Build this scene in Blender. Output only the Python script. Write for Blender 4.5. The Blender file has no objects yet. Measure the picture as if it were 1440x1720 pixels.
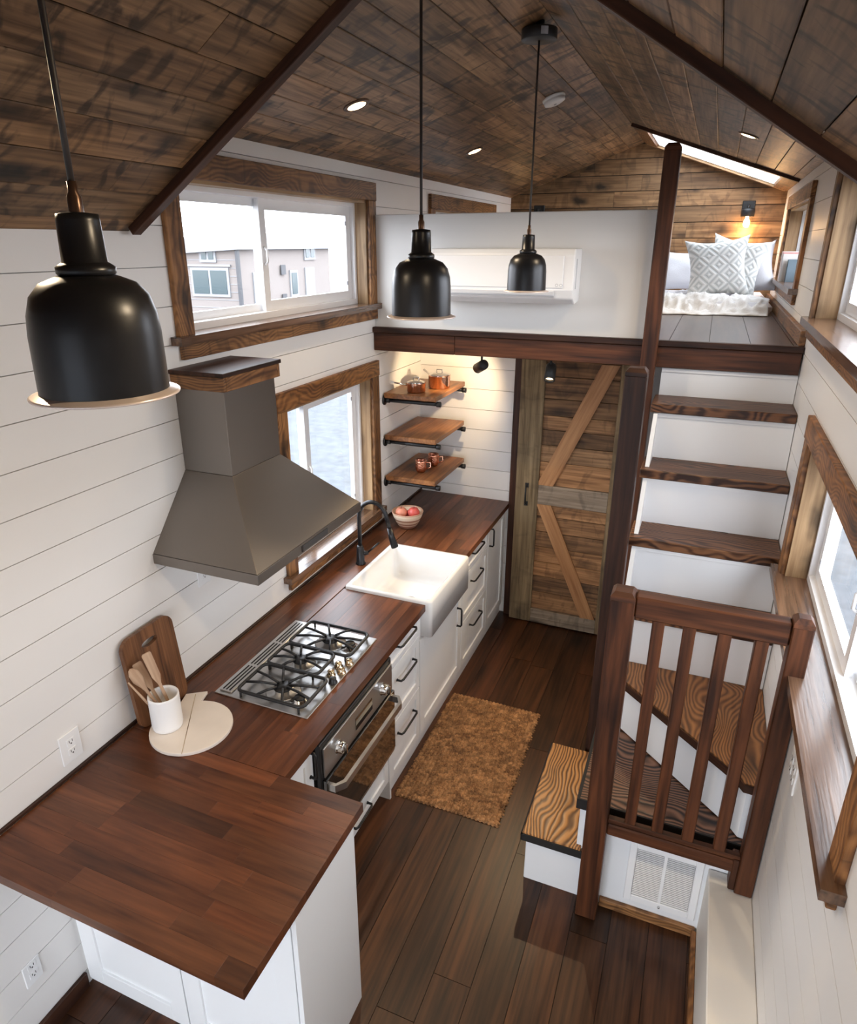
import bpy, math, random
from mathutils import Vector, Matrix, noise
C = bpy.context.scene.collection
SC = bpy.context.scene
PI = math.pi
rnd = random.Random(7)

# ------------------------------------------------------------------ camera
FPX = 1139.142
cam = bpy.data.cameras.new('camera'); cam.sensor_fit = 'HORIZONTAL'; cam.sensor_width = 36
cam.lens = FPX / 1440 * 36
cam.shift_x = 14.81 / 1440; cam.shift_y = -11.38 / 1440
cam.clip_start = 0.05; cam.clip_end = 300
co = bpy.data.objects.new('camera', cam); C.objects.link(co)
r_ = Vector((0.92362, 0.38330, -0.00160)); u_ = Vector((-0.13624, 0.33219, 0.93332)); f_ = Vector((-0.35827, 0.86182, -0.35904))
co.matrix_world = Matrix(((r_.x, u_.x, -f_.x, 1.9035), (r_.y, u_.y, -f_.y, -0.9096), (r_.z, u_.z, -f_.z, 2.7109), (0, 0, 0, 1)))
SC.camera = co
# ------------------------------------------------------------------ world, exposure
w = bpy.data.worlds.new('overcast_sky'); SC.world = w; w.use_nodes = True
wn = w.node_tree; bg = wn.nodes['Background']
tc = wn.nodes.new('ShaderNodeTexCoord'); sp = wn.nodes.new('ShaderNodeSeparateXYZ'); rp = wn.nodes.new('ShaderNodeValToRGB')
wn.links.new(tc.outputs['Generated'], sp.inputs[0]); wn.links.new(sp.outputs['Z'], rp.inputs[0]); wn.links.new(rp.outputs[0], bg.inputs[0])
rp.color_ramp.elements[0].color = (0.86, 0.90, 0.98, 1); rp.color_ramp.elements[1].color = (0.80, 0.90, 1.0, 1)
bg.inputs[1].default_value = 10.5
SC.view_settings.view_transform = 'Standard'; SC.view_settings.look = 'None'
SC.view_settings.exposure = -0.06; SC.view_settings.gamma = 1.0; SC.view_settings.use_curve_mapping = False
try:
    SC.cycles.max_bounces = 8; SC.cycles.diffuse_bounces = 5; SC.cycles.glossy_bounces = 3; SC.cycles.transparent_max_bounces = 12
    SC.cycles.sample_clamp_indirect = 6; SC.cycles.use_denoising = True; SC.cycles.caustics_reflective = False; SC.cycles.caustics_refractive = False
except Exception: pass

W = 2.353; RX = W / 2; RZ = 3.534; PZ = 3.121; PL = 2.755; YD = 1.044; YB = 5.95; YF = -3.0; LZ = 2.236

def portal(loc, rot, sx, sy):
    l = bpy.data.lights.new('window_daylight', 'AREA'); l.shape = 'RECTANGLE'; l.size = sx; l.size_y = sy; l.energy = 1
    l.cycles.is_portal = True
    o = bpy.data.objects.new('window_daylight', l); C.objects.link(o); o.location = loc; o.rotation_euler = rot
E_, Wd = (0, -PI / 2, 0), (0, PI / 2, 0)     # emit -Z axis turned to +x / -x
portal((-0.13, 2.08, 2.655), E_, .58, 1.6); portal((-0.13, 2.33, 1.5), E_, .95, .9)
portal((W + .13, 1.35, 1.66), Wd, .6, 1.5); portal((W + .13, 1.95, 2.7), Wd, .65, 1.6)
portal((W + .13, 4.45, 2.68), Wd, .5, 1.1); portal((1.2, YF - .1, 1.4), (PI / 2, 0, 0), 2.0, 2.1)  # last portal guides daylight through the added door behind the viewer

# ------------------------------------------------------------------ materials
MATS = {}
def newmat(n):
    m = bpy.data.materials.new(n); m.use_nodes = True; MATS[n] = m
    return m, m.node_tree, m.node_tree.nodes['Principled BSDF']
def L(nt, a, b): nt.links.new(a, b)
def plain(n, col, rough=.5, metal=0., noise_amt=.0, nscale=30, bump=0., coat=0., emit=None, es=1., spec=.5, trans=0., alpha=None):
    m, nt, b = newmat(n)
    b.inputs['Base Color'].default_value = (*col, 1); b.inputs['Roughness'].default_value = rough; b.inputs['Metallic'].default_value = metal
    b.inputs['Specular IOR Level'].default_value = spec; b.inputs['Coat Weight'].default_value = coat
    b.inputs['Transmission Weight'].default_value = trans
    tc = nt.nodes.new('ShaderNodeTexCoord'); nz = nt.nodes.new('ShaderNodeTexNoise'); nz.inputs['Scale'].default_value = nscale; nz.inputs['Detail'].default_value = 4
    L(nt, tc.outputs['Object'], nz.inputs['Vector'])
    mx = nt.nodes.new('ShaderNodeMix'); mx.data_type = 'RGBA'
    mx.inputs[6].default_value = (*[c * (1 - noise_amt) for c in col], 1); mx.inputs[7].default_value = (*[min(1, c * (1 + noise_amt)) for c in col], 1)
    L(nt, nz.outputs[0], mx.inputs[0]); L(nt, mx.outputs[2], b.inputs['Base Color'])
    if bump:
        bp = nt.nodes.new('ShaderNodeBump'); bp.inputs['Strength'].default_value = bump; bp.inputs['Distance'].default_value = .01
        L(nt, nz.outputs[0], bp.inputs['Height']); L(nt, bp.outputs[0], b.inputs['Normal'])
    if emit:
        b.inputs['Emission Color'].default_value = (*emit, 1); b.inputs['Emission Strength'].default_value = es
    return m
def wood(n, dark, light, alt=None, tv=.35, rough=.5, sx=1.5, sy=16., fine=70., knots=.0, ring=0., smudge=0., bump=.25, spec=.4, contrast=(.36, .64), coat=0.):
    """gc = board-aligned coordinates (long axis first), tone = one number per board"""
    m, nt, b = newmat(n); N = nt.nodes.new
    gc = N('ShaderNodeAttribute'); gc.attribute_name = 'gc'; tn = N('ShaderNodeAttribute'); tn.attribute_name = 'tone'
    def mp(s):
        q = N('ShaderNodeMapping'); q.inputs['Scale'].default_value = s; L(nt, gc.outputs['Vector'], q.inputs[0]); return q.outputs[0]
    n1 = N('ShaderNodeTexNoise'); n1.inputs['Scale'].default_value = 1; n1.inputs['Detail'].default_value = 5; n1.inputs['Distortion'].default_value = .8
    L(nt, mp((sx, sy, sy)), n1.inputs['Vector'])
    n2 = N('ShaderNodeTexNoise'); n2.inputs['Scale'].default_value = 1; n2.inputs['Detail'].default_value = 3
    L(nt, mp((sx * 2.2, fine, fine)), n2.inputs['Vector'])
    add = N('ShaderNodeMath'); add.operation = 'MULTIPLY_ADD'; L(nt, n2.outputs[0], add.inputs[0]); add.inputs[1].default_value = .42
    sc = N('ShaderNodeMath'); sc.operation = 'MULTIPLY'; L(nt, n1.outputs[0], sc.inputs[0]); sc.inputs[1].default_value = .58
    L(nt, sc.outputs[0], add.inputs[2]); fac = add.outputs[0]
    if ring:
        wv = N('ShaderNodeTexWave'); wv.wave_type = 'BANDS'; wv.bands_direction = 'Y'; wv.inputs['Scale'].default_value = 5.2
        wv.inputs['Distortion'].default_value = 3; wv.inputs['Detail'].default_value = 1.5; wv.inputs['Detail Scale'].default_value = 1.5
        wn1 = N('ShaderNodeTexNoise'); wn1.inputs['Scale'].default_value = 1; wn1.inputs['Detail'].default_value = 1; L(nt, mp((3.2, 5, 5)), wn1.inputs['Vector'])
        wa = N('ShaderNodeVectorMath'); wa.operation = 'MULTIPLY_ADD'; L(nt, wn1.outputs['Color'], wa.inputs[0]); wa.inputs[1].default_value = (.75, .85, .75); L(nt, mp((.4, 3.2, 3.2)), wa.inputs[2])
        L(nt, wa.outputs[0], wv.inputs['Vector'])
        mm = N('ShaderNodeMix'); mm.inputs[0].default_value = ring; L(nt, fac, mm.inputs[2]); L(nt, wv.outputs[1], mm.inputs[3]); fac = mm.outputs[0]
    cr = N('ShaderNodeValToRGB'); L(nt, fac, cr.inputs[0])
    cr.color_ramp.elements[0].position = contrast[0]; cr.color_ramp.elements[0].color = (*dark, 1)
    cr.color_ramp.elements[1].position = contrast[1]; cr.color_ramp.elements[1].color = (*light, 1)
    col = cr.outputs[0]
    if alt:
        ml = N('ShaderNodeMath'); ml.operation = 'MULTIPLY'; L(nt, tn.outputs['Fac'], ml.inputs[0]); ml.inputs[1].default_value = 7.13
        fr = N('ShaderNodeMath'); fr.operation = 'FRACT'; L(nt, ml.outputs[0], fr.inputs[0])
        mc = N('ShaderNodeMix'); mc.data_type = 'RGBA'; mc.blend_type = 'MULTIPLY'; L(nt, fr.outputs[0], mc.inputs[0]); L(nt, col, mc.inputs[6]); mc.inputs[7].default_value = (*alt, 1)
        col = mc.outputs[2]
    mr = N('ShaderNodeMapRange'); L(nt, tn.outputs['Fac'], mr.inputs[0]); mr.inputs[3].default_value = 1 - tv; mr.inputs[4].default_value = 1 + tv
    vs = N('ShaderNodeVectorMath'); vs.operation = 'SCALE'; L(nt, col, vs.inputs[0]); L(nt, mr.outputs[0], vs.inputs['Scale']); col = vs.outputs[0]
    def darken(src, lo, hi, amt, col):
        k = N('ShaderNodeMapRange'); L(nt, src, k.inputs[0]); k.inputs[1].default_value = lo; k.inputs[2].default_value = hi; k.inputs[3].default_value = 1 - amt; k.inputs[4].default_value = 1
        v = N('ShaderNodeVectorMath'); v.operation = 'SCALE'; L(nt, col, v.inputs[0]); L(nt, k.outputs[0], v.inputs['Scale']); return v.outputs[0]
    if knots:
        dn = N('ShaderNodeTexNoise'); dn.inputs['Scale'].default_value = 9; L(nt, gc.outputs['Vector'], dn.inputs['Vector'])
        av = N('ShaderNodeVectorMath'); av.operation = 'MULTIPLY_ADD'; L(nt, dn.outputs['Color'], av.inputs[0]); av.inputs[1].default_value = (.35, .35, .35); L(nt, mp((2.6, 6, 6)), av.inputs[2])
        vo = N('ShaderNodeTexVoronoi'); vo.inputs['Scale'].default_value = 1; L(nt, av.outputs[0], vo.inputs['Vector'])
        col = darken(vo.outputs['Distance'], .07, .30, knots, col)
    if smudge:
        ns = N('ShaderNodeTexNoise'); ns.inputs['Scale'].default_value = 1; ns.inputs['Detail'].default_value = 3; ns.inputs['Distortion'].default_value = 1.2
        L(nt, mp((11, 5, 5)), ns.inputs['Vector']); col = darken(ns.outputs[0], .36, .47, smudge, col)
    L(nt, col, b.inputs['Base Color']); b.inputs['Roughness'].default_value = rough; b.inputs['Specular IOR Level'].default_value = spec; b.inputs['Coat Weight'].default_value = coat
    b.inputs['Coat Roughness'].default_value = .25
    if bump:
        bp = N('ShaderNodeBump'); bp.inputs['Strength'].default_value = bump; bp.inputs['Distance'].default_value = .004
        L(nt, fac, bp.inputs['Height']); L(nt, bp.outputs[0], b.inputs['Normal'])
    return m
ceil_wood = wood('weathered_ceiling_boards', (.080, .038, .015), (.390, .218, .105), alt=(.78, .86, .97), tv=.33, rough=.48, knots=.8, smudge=.7, sx=1.6)
trim_wood = wood('stained_pine_trim', (.075, .029, .010), (.31, .150, .056), alt=(1., .88, .72), tv=.22, rough=.5, knots=.85, smudge=.35, ring=.15)
jamb_wood = wood('pale_pine_jamb', (.20, .115, .055), (.44, .29, .155), alt=(1, .93, .85), tv=.15, rough=.5, knots=.7)
back_wood = wood('knotty_back_wall_boards', (.10, .050, .019), (.27, .155, .072), alt=(.9, .92, .95), tv=.28, rough=.6, knots=.88, smudge=.3)
dark_wood = wood('dark_stained_timber', (.016, .007, .005), (.075, .030, .016), alt=(1., .95, .9), tv=.25, rough=.45, knots=.5, sy=20, spec=.25)
red_wood = wood('red_brown_rail_timber', (.024, .008, .004), (.125, .042, .016), tv=.2, rough=.45, knots=.5, sy=22, spec=.28)
tread_wood = wood('brown_tread_timber', (.030, .011, .006), (.18, .080, .037), ring=.28, tv=.2, rough=.4, knots=.4, sy=18, spec=.3)
sill_wood = wood('polished_sill_timber', (.045, .020, .010), (.19, .10, .055), tv=.15, rough=.22, knots=.6, sy=18, spec=.8)
gold_wood = wood('golden_step_grain', (.075, .026, .008), (.47, .22, .07), tv=.08, rough=.36, ring=.72, contrast=(.12, .72), knots=.3)
swirl_wood = wood('dark_swirl_grain', (.012, .006, .005), (.20, .10, .062), tv=.12, rough=.32, ring=.72, contrast=(.15, .85))
winder_wood = wood('brown_winder_grain', (.050, .017, .006), (.30, .13, .045), tv=.12, rough=.38, ring=.4, contrast=(.2, .75), knots=.5)
walnut = wood('walnut_staves', (.046, .0145, .006), (.165, .062, .026), alt=(1, .86, .78), tv=.38, rough=.32, sx=2.2, sy=16, bump=.06, spec=.4, contrast=(.30, .70))
floor_wood = wood('dark_oak_floor', (.016, .0065, .003), (.080, .033, .014), alt=(1.1, .92, .8), tv=.42, rough=.38, sx=1.3, sy=14, bump=.15, knots=.35)
loft_wood = wood('loft_floor_boards', (.018, .010, .008), (.060, .034, .024), tv=.2, rough=.28, bump=.05)
barn_wood = wood('reclaimed_barn_boards', (.10, .044, .016), (.38, .190, .080), alt=(.78, .88, 1.0), tv=.42, rough=.7, knots=.7, smudge=.3, sy=22)
grey_barn = wood('grey_green_barn_stile', (.11, .070, .034), (.30, .205, .110), alt=(.85, .93, .95), tv=.15, rough=.75, knots=.6, sy=26, smudge=.15)
pale_barn = wood('weathered_grey_rail', (.14, .100, .068), (.33, .26, .19), tv=.12, rough=.75, knots=.75, sy=24, smudge=.3)
orange_wood = wood('orange_brace_board', (.27, .115, .042), (.46, .235, .10), tv=.1, rough=.55, sy=18)
shelf_wood = wood('amber_shelf_board', (.12, .045, .014), (.33, .14, .05), tv=.15, rough=.4, knots=.5)
board_wood = wood('acacia_cutting_board', (.060, .022, .009), (.24, .105, .045), tv=.3, rough=.4, sy=14, knots=.5)
spoon_wood = wood('pale_beech_utensil', (.34, .20, .12), (.56, .39, .26), tv=.15, rough=.6)
white_paint = plain('white_shiplap_paint', (.82, .80, .775), .42, noise_amt=.012, nscale=6)
white_gap = plain('shiplap_gap', (.42, .41, .40), .8)
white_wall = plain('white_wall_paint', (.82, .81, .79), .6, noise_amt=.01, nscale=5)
loft_shaded_paint = plain('shaded_loft_paint', (.70, .685, .66), .6, noise_amt=.01, nscale=5)  # half wall's shading put into a darker base colour
cab_white = plain('cabinet_lacquer', (.83, .84, .85), .32, spec=.5)
riser_white = plain('riser_paint', (.80, .81, .82), .4)
vinyl = plain('window_vinyl', (.78, .77, .77), .35)
ceramic = plain('glazed_fireclay', (.80, .80, .80), .15, spec=.6, coat=.4)
crock_white = plain('matte_white_glaze', (.86, .85, .84), .35)
black_metal = plain('satin_black_metal', (.012, .012, .014), .34, metal=.3, spec=.5)
iron = plain('matte_black_iron', (.010, .010, .011), .45, spec=.5)
dark_gap = plain('dark_gap', (.010, .008, .007), .8)
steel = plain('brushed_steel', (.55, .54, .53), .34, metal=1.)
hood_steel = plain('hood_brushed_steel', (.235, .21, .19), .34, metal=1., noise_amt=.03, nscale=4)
chrome = plain('polished_chrome', (.80, .80, .80), .10, metal=1.)
brass = plain('brass_knob', (.62, .47, .30), .2, metal=1.)
copper = plain('polished_copper', (.86, .50, .36), .18, metal=1., noise_amt=.1, nscale=60, bump=.15)
hammered = plain('hammered_copper', (.84, .38, .25), .2, metal=1., noise_amt=.15, nscale=120, bump=.25)
oven_glass = plain('black_oven_glass', (.012, .010, .009), .05, spec=.8, coat=1.)
plastic_white = plain('white_plastic', (.84, .84, .84), .3)
plastic_grey = plain('grey_plastic', (.35, .35, .37), .5)
lip_mat = plain('pale_copper_lip', (.82, .70, .64), .25, metal=.4)
stone = plain('cream_marble', (.78, .70, .62), .35, noise_amt=.12, nscale=9)
cord_mat = plain('black_fabric_cord', (.02, .014, .012), .5)
rose = plain('bronze_cord_grip', (.10, .055, .035), .3, metal=.7)
apple_red = plain('red_apple_skin', (.62, .10, .08), .35, noise_amt=.5, nscale=26)
apple_pink = plain('peach_apple_skin', (.72, .27, .17), .4, noise_amt=.35, nscale=22)
bulb_on = plain('lit_warm_bulb', (1, .8, .5), .4, emit=(1., .60, .25), es=22)
disc_on = plain('lit_downlight_lens', (1, .9, .7), .4, emit=(1., .72, .42), es=14)
bulb_off = plain('frosted_bulb', (.8, .78, .74), .3)
book_pink = plain('pink_book_cloth', (.62, .30, .28), .7); book_white = plain('cream_book_cloth', (.80, .76, .72), .7)
book_blue = plain('slate_blue_book_cloth', (.14, .19, .23), .6)
bld_wall = plain('neighbour_siding', (.185, .158, .145), .8, noise_amt=.05); bld_trim = plain('neighbour_trim', (.22, .22, .23), .7)
bld_glass = plain('neighbour_glass', (.035, .055, .060), .2); bld_dark = plain('neighbour_downpipe', (.05, .05, .055), .6)
gravel = plain('pale_gravel', (.070, .075, .082), .9, noise_amt=.5, nscale=6, bump=.3)
drywall_cream = plain('warm_white_ledge', (.80, .76, .70), .5)
skylight_glow = plain('skylight_diffuser', (.8, .8, .8), .5)
def glass_mat():
    m, nt, b = newmat('clear_window_glass'); N = nt.nodes.new
    tr = N('ShaderNodeBsdfTransparent'); gl = N('ShaderNodeBsdfGlossy'); gl.inputs['Roughness'].default_value = .02
    lw = N('ShaderNodeLayerWeight'); lw.inputs[0].default_value = .5; pw = N('ShaderNodeMath'); pw.operation = 'POWER'; pw.inputs[1].default_value = 5
    L(nt, lw.outputs['Facing'], pw.inputs[0]); fr = N('ShaderNodeMath'); fr.operation = 'MULTIPLY_ADD'; fr.inputs[1].default_value = .5; fr.inputs[2].default_value = .02
    L(nt, pw.outputs[0], fr.inputs[0]); mx = N('ShaderNodeMixShader')
    L(nt, fr.outputs[0], mx.inputs[0]); L(nt, tr.outputs[0], mx.inputs[1]); L(nt, gl.outputs[0], mx.inputs[2]); L(nt, mx.outputs[0], nt.nodes['Material Output'].inputs[0])
    return m
glass = glass_mat()
def stripe_mat():
    m, nt, b = newmat('striped_pottery'); N = nt.nodes.new
    g = N('ShaderNodeTexCoord'); s = N('ShaderNodeSeparateXYZ'); L(nt, g.outputs['Object'], s.inputs[0])
    cr = N('ShaderNodeValToRGB'); cr.color_ramp.interpolation = 'CONSTANT'
    k = N('ShaderNodeMath'); k.operation = 'MULTIPLY'; k.inputs[1].default_value = 8.5; L(nt, s.outputs['Z'], k.inputs[0]); L(nt, k.outputs[0], cr.inputs[0])
    el = cr.color_ramp.elements; el[0].color = (.30, .13, .08, 1); el[1].position = .2; el[1].color = (.60, .44, .31, 1)
    for p_, c_ in ((.3, (.27, .11, .07, 1)), (.38, (.60, .44, .31, 1)), (.52, (.30, .13, .08, 1)), (.62, (.74, .60, .45, 1)), (.9, (.50, .30, .20, 1))):
        e = el.new(p_); e.color = c_
    L(nt, cr.outputs[0], b.inputs['Base Color']); b.inputs['Roughness'].default_value = .4
    return m
pottery = stripe_mat()
def rug_mat():
    m, nt, b = newmat('jute_braid'); N = nt.nodes.new
    g = N('ShaderNodeTexCoord'); n1 = N('ShaderNodeTexNoise'); n1.inputs['Scale'].default_value = 14; n1.inputs['Detail'].default_value = 6; L(nt, g.outputs['Object'], n1.inputs['Vector'])
    mp = N('ShaderNodeMapping'); mp.inputs['Scale'].default_value = (130, 90, 90); L(nt, g.outputs['Object'], mp.inputs[0])
    n2 = N('ShaderNodeTexNoise'); n2.inputs['Scale'].default_value = 1; L(nt, mp.outputs[0], n2.inputs['Vector'])
    a = N('ShaderNodeMath'); a.operation = 'ADD'; L(nt, n1.outputs[0], a.inputs[0]); L(nt, n2.outputs[0], a.inputs[1])
    h = N('ShaderNodeMath'); h.operation = 'MULTIPLY'; h.inputs[1].default_value = .5; L(nt, a.outputs[0], h.inputs[0])
    cr = N('ShaderNodeValToRGB'); L(nt, h.outputs[0], cr.inputs[0]); cr.color_ramp.elements[0].position = .34; cr.color_ramp.elements[1].position = .66
    cr.color_ramp.elements[0].color = (.115, .046, .015, 1); cr.color_ramp.elements[1].color = (.50, .27, .12, 1)
    at = N('ShaderNodeAttribute'); at.attribute_name = 'tone'; mr = N('ShaderNodeMapRange'); L(nt, at.outputs['Fac'], mr.inputs[0]); mr.inputs[3].default_value = .62; mr.inputs[4].default_value = 1.3
    vm = N('ShaderNodeVectorMath'); vm.operation = 'SCALE'; L(nt, cr.outputs[0], vm.inputs[0]); L(nt, mr.outputs[0], vm.inputs['Scale'])
    L(nt, vm.outputs[0], b.inputs['Base Color']); b.inputs['Roughness'].default_value = .9
    bp = N('ShaderNodeBump'); bp.inputs['Strength'].default_value = .6; bp.inputs['Distance'].default_value = .003; L(nt, n2.outputs[0], bp.inputs['Height']); L(nt, bp.outputs[0], b.inputs['Normal'])
    return m
jute = rug_mat()
def cloth(n, col, diamonds=False, sc=200):
    m, nt, b = newmat(n); N = nt.nodes.new; b.inputs['Roughness'].default_value = .9; b.inputs['Base Color'].default_value = (*col, 1)
    g = N('ShaderNodeAttribute'); g.attribute_name = 'gc'
    if diamonds:
        # woven lattice: concentric diamonds of raised yarn
        s = N('ShaderNodeSeparateXYZ'); L(nt, g.outputs['Vector'], s.inputs[0])
        def M(op, a, bb=None, v=None):
            q = N('ShaderNodeMath'); q.operation = op; L(nt, a, q.inputs[0])
            if bb is not None: L(nt, bb, q.inputs[1])
            if v is not None: q.inputs[1].default_value = v
            return q.outputs[0]
        fx = M('ABSOLUTE', M('SUBTRACT', M('FRACT', M('MULTIPLY', s.outputs['X'], v=3.0)), v=.5))
        fy = M('ABSOLUTE', M('SUBTRACT', M('FRACT', M('MULTIPLY', s.outputs['Y'], v=3.0)), v=.5))
        dsum = M('ADD', fx, fy); band = M('ABSOLUTE', M('SUBTRACT', M('FRACT', M('MULTIPLY', dsum, v=3.0)), v=.5))
        cr = N('ShaderNodeValToRGB'); L(nt, band, cr.inputs[0]); el = cr.color_ramp.elements
        el[0].position = .12; el[0].color = (.47, .48, .47, 1); el[1].position = .34; el[1].color = (.68, .67, .65, 1)
        L(nt, cr.outputs[0], b.inputs['Base Color'])
        bp = N('ShaderNodeBump'); bp.inputs['Strength'].default_value = .8; bp.inputs['Distance'].default_value = .012; L(nt, band, bp.inputs['Height']); L(nt, bp.outputs[0], b.inputs['Normal'])
    else:
        t = N('ShaderNodeTexCoord'); n1 = N('ShaderNodeTexNoise'); n1.inputs['Scale'].default_value = sc; L(nt, t.outputs['Object'], n1.inputs['Vector'])
        bp = N('ShaderNodeBump'); bp.inputs['Strength'].default_value = .5; bp.inputs['Distance'].default_value = .003; L(nt, n1.outputs[0], bp.inputs['Height']); L(nt, bp.outputs[0], b.inputs['Normal'])
    return m
lattice_cloth = cloth('lattice_knit', (.8, .8, .8), True); plain_cloth = cloth('pale_grey_linen', (.62, .61, .64)); white_knit = cloth('white_knit', (.72, .70, .68), sc=120); sheet = cloth('mattress_cotton', (.70, .70, .74))

# ------------------------------------------------------------------ mesh builder
ORG = {}                                     # world position of each object's origin
class MB:
    def __init__(s): s.v = []; s.f = []; s.g = []; s.t = []; s.sm = []
    def add(s, vs, fs, gc=None, tone=.5, smooth=False, M=None):
        k = len(s.v); off = Vector((rnd.uniform(0, 50), rnd.uniform(0, 50), rnd.uniform(0, 50))) if gc is None or gc == 'r' else Vector((0, 0, 0))
        vs = [Vector(p) for p in vs]
        if gc is None or gc == 'r': 
            lo = [min(p[i] for p in vs) for i in range(3)]; hi = [max(p[i] for p in vs) for i in range(3)]
            ax = sorted(range(3), key=lambda i: lo[i] - hi[i]); gcs = [Vector((p[ax[0]], p[ax[1]], p[ax[2]])) + off for p in vs]
        else: gcs = [Vector(q) for q in gc]
        if M is not None: vs = [M @ p for p in vs]
        s.v += vs; s.g += gcs; s.t += (list(tone) if isinstance(tone, list) else [tone] * len(vs)); s.f += [tuple(k + i for i in f) for f in fs]; s.sm += [smooth] * len(fs)
        return s
    def box(s, lo, hi, ch=.0, tone=None, M=None):
        tone = rnd.random() if tone is None else tone
        lo = Vector(lo); hi = Vector(hi)
        for i in range(3):
            if lo[i] > hi[i]: lo[i], hi[i] = hi[i], lo[i]
        ch = min(ch, *[(hi[i] - lo[i]) * .45 for i in range(3)])
        if ch <= 0:
            vs = [(x, y, z) for z in (lo.z, hi.z) for y in (lo.y, hi.y) for x in (lo.x, hi.x)]
            fs = [(0, 2, 3, 1), (4, 5, 7, 6), (0, 1, 5, 4), (2, 6, 7, 3), (0, 4, 6, 2), (1, 3, 7, 5)]
            return s.add(vs, fs, tone=tone, M=M)
        c = (lo + hi) / 2; h = (hi - lo) / 2; vs = []; idx = {}
        for sx in (-1, 1):
            for sy in (-1, 1):
                for sz in (-1, 1):
                    for a in range(3):
                        sg = (sx, sy, sz); p = [c[i] + sg[i] * (h[i] - (0 if i == a else ch)) for i in range(3)]
                        idx[(sx, sy, sz, a)] = len(vs); vs.append(Vector(p))
        fs = []
        for a in range(3):
            b_, d = (a + 1) % 3, (a + 2) % 3
            for sg in (-1, 1):
                q = []
                for (m1, m2) in ((-1, -1), (1, -1), (1, 1), (-1, 1)):
                    k = [0, 0, 0]; k[a] = sg; k[b_] = m1; k[d] = m2; q.append(idx[(*k, a)])
                fs.append(q)
            for m1 in (-1, 1):                  # edge along axis a
                for m2 in (-1, 1):
                    q = []
                    for (e, ax) in ((-1, b_), (1, b_), (1, d), (-1, d)):
                        k = [0, 0, 0]; k[a] = e; k[b_] = m1; k[d] = m2; q.append(idx[(*k, ax)])
                    fs.append(q)
        for sx in (-1, 1):
            for sy in (-1, 1):
                for sz in (-1, 1): fs.append([idx[(sx, sy, sz, a)] for a in range(3)])
        out = []
        for f in fs:                            # make every face look outward
            p = [vs[i] for i in f]; nrm = (p[1] - p[0]).cross(p[2] - p[0]); m = sum(p, Vector()) / len(p) - c
            out.append(tuple(f) if nrm.dot(m) > 0 else tuple(reversed(f)))
        return s.add(vs, out, tone=tone, M=M)
    def prism(s, poly, z0, z1, tone=None, M=None, flat=None):
        """poly in xy, extruded along z; M turns it"""
        tone = rnd.random() if tone is None else tone
        n = len(poly); a = sum(poly[i][0] * poly[(i + 1) % n][1] - poly[(i + 1) % n][0] * poly[i][1] for i in range(n))
        if a < 0: poly = list(reversed(poly))
        vs = [(x, y, z0) for x, y in poly] + [(x, y, z1) for x, y in poly]
        fs = [tuple(range(n - 1, -1, -1)), tuple(range(n, 2 * n))] + [(i, (i + 1) % n, n + (i + 1) % n, n + i) for i in range(n)]
        return s.add(vs, fs, tone=tone, M=M)
    def rings(s, rs, cap0=True, cap1=True, smooth=True, tone=.5, M=None):
        n = len(rs[0]); vs = [p for r in rs for p in r]; fs = []
        for k in range(len(rs) - 1):
            for i in range(n): fs.append((k * n + i, k * n + (i + 1) % n, (k + 1) * n + (i + 1) % n, (k + 1) * n + i))
        if cap0: fs.append(tuple(range(n - 1, -1, -1)))
        if cap1: fs.append(tuple((len(rs) - 1) * n + i for i in range(n)))
        return s.add(vs, fs, tone=tone, smooth=smooth, M=M)
    def lathe(s, prof, c=(0, 0, 0), n=32, cap0=False, cap1=False, smooth=True, M=None):
        rs = [[(c[0] + r * math.cos(2 * PI * i / n), c[1] + r * math.sin(2 * PI * i / n), c[2] + z) for i in range(n)] for r, z in prof]
        return s.rings(rs, cap0, cap1, smooth, M=M)
    def cyl(s, c, r, h, n=24, M=None, smooth=True):
        return s.lathe([(r - min(r * .1, .001), 0), (r, min(h * .1, .001)), (r, h - min(h * .1, .001)), (r - min(r * .1, .001), h)], c, n, True, True, smooth, M)
    def tube(s, pts, r, n=8, closed=False, M=None):
        pts = [Vector(p) for p in pts]; m = len(pts); rs = []; up = None
        for i in range(m):
            a = pts[(i - 1) % m] if closed or i > 0 else pts[i]; b_ = pts[(i + 1) % m] if closed or i < m - 1 else pts[i]
            t = (b_ - a).normalized()
            if up is None: up = Vector((0, 0, 1)) if abs(t.z) < .9 else Vector((1, 0, 0))
            x = up.cross(t); 
            if x.length < 1e-4: x = Vector((1, 0, 0)).cross(t)
            x.normalize(); y = t.cross(x).normalized(); up = y
            rr = r[i] if isinstance(r, (list, tuple)) else r
            rs.append([pts[i] + (x * math.cos(2 * PI * j / n) + y * math.sin(2 * PI * j / n)) * rr for j in range(n)])
        if closed:
            vs = [p for q in rs for p in q]; fs = []
            for k in range(m):
                for j in range(n): fs.append((k * n + j, k * n + (j + 1) % n, ((k + 1) % m) * n + (j + 1) % n, ((k + 1) % m) * n + j))
            return s.add(vs, fs, smooth=True, M=M)
        return s.rings(rs, True, True, True, M=M)
    def build(s, name, mat, parent=None, org=None, bevel=0.):
        if org is None:
            if parent is not None: org = ORG[parent.name]
            else:
                n_ = len(s.v); lo = [min(p[i] for p in s.v) for i in range(3)]; hi = [max(p[i] for p in s.v) for i in range(3)]
                org = Vector(((lo[0] + hi[0]) / 2, (lo[1] + hi[1]) / 2, lo[2]))
        org = Vector(org)
        me = bpy.data.meshes.new(name); me.from_pydata([p - org for p in s.v], [], s.f)
        a = me.attributes.new('gc', 'FLOAT_VECTOR', 'POINT'); a.data.foreach_set('vector', [c for q in s.g for c in q])
        t = me.attributes.new('tone', 'FLOAT', 'POINT'); t.data.foreach_set('value', s.t)
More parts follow.
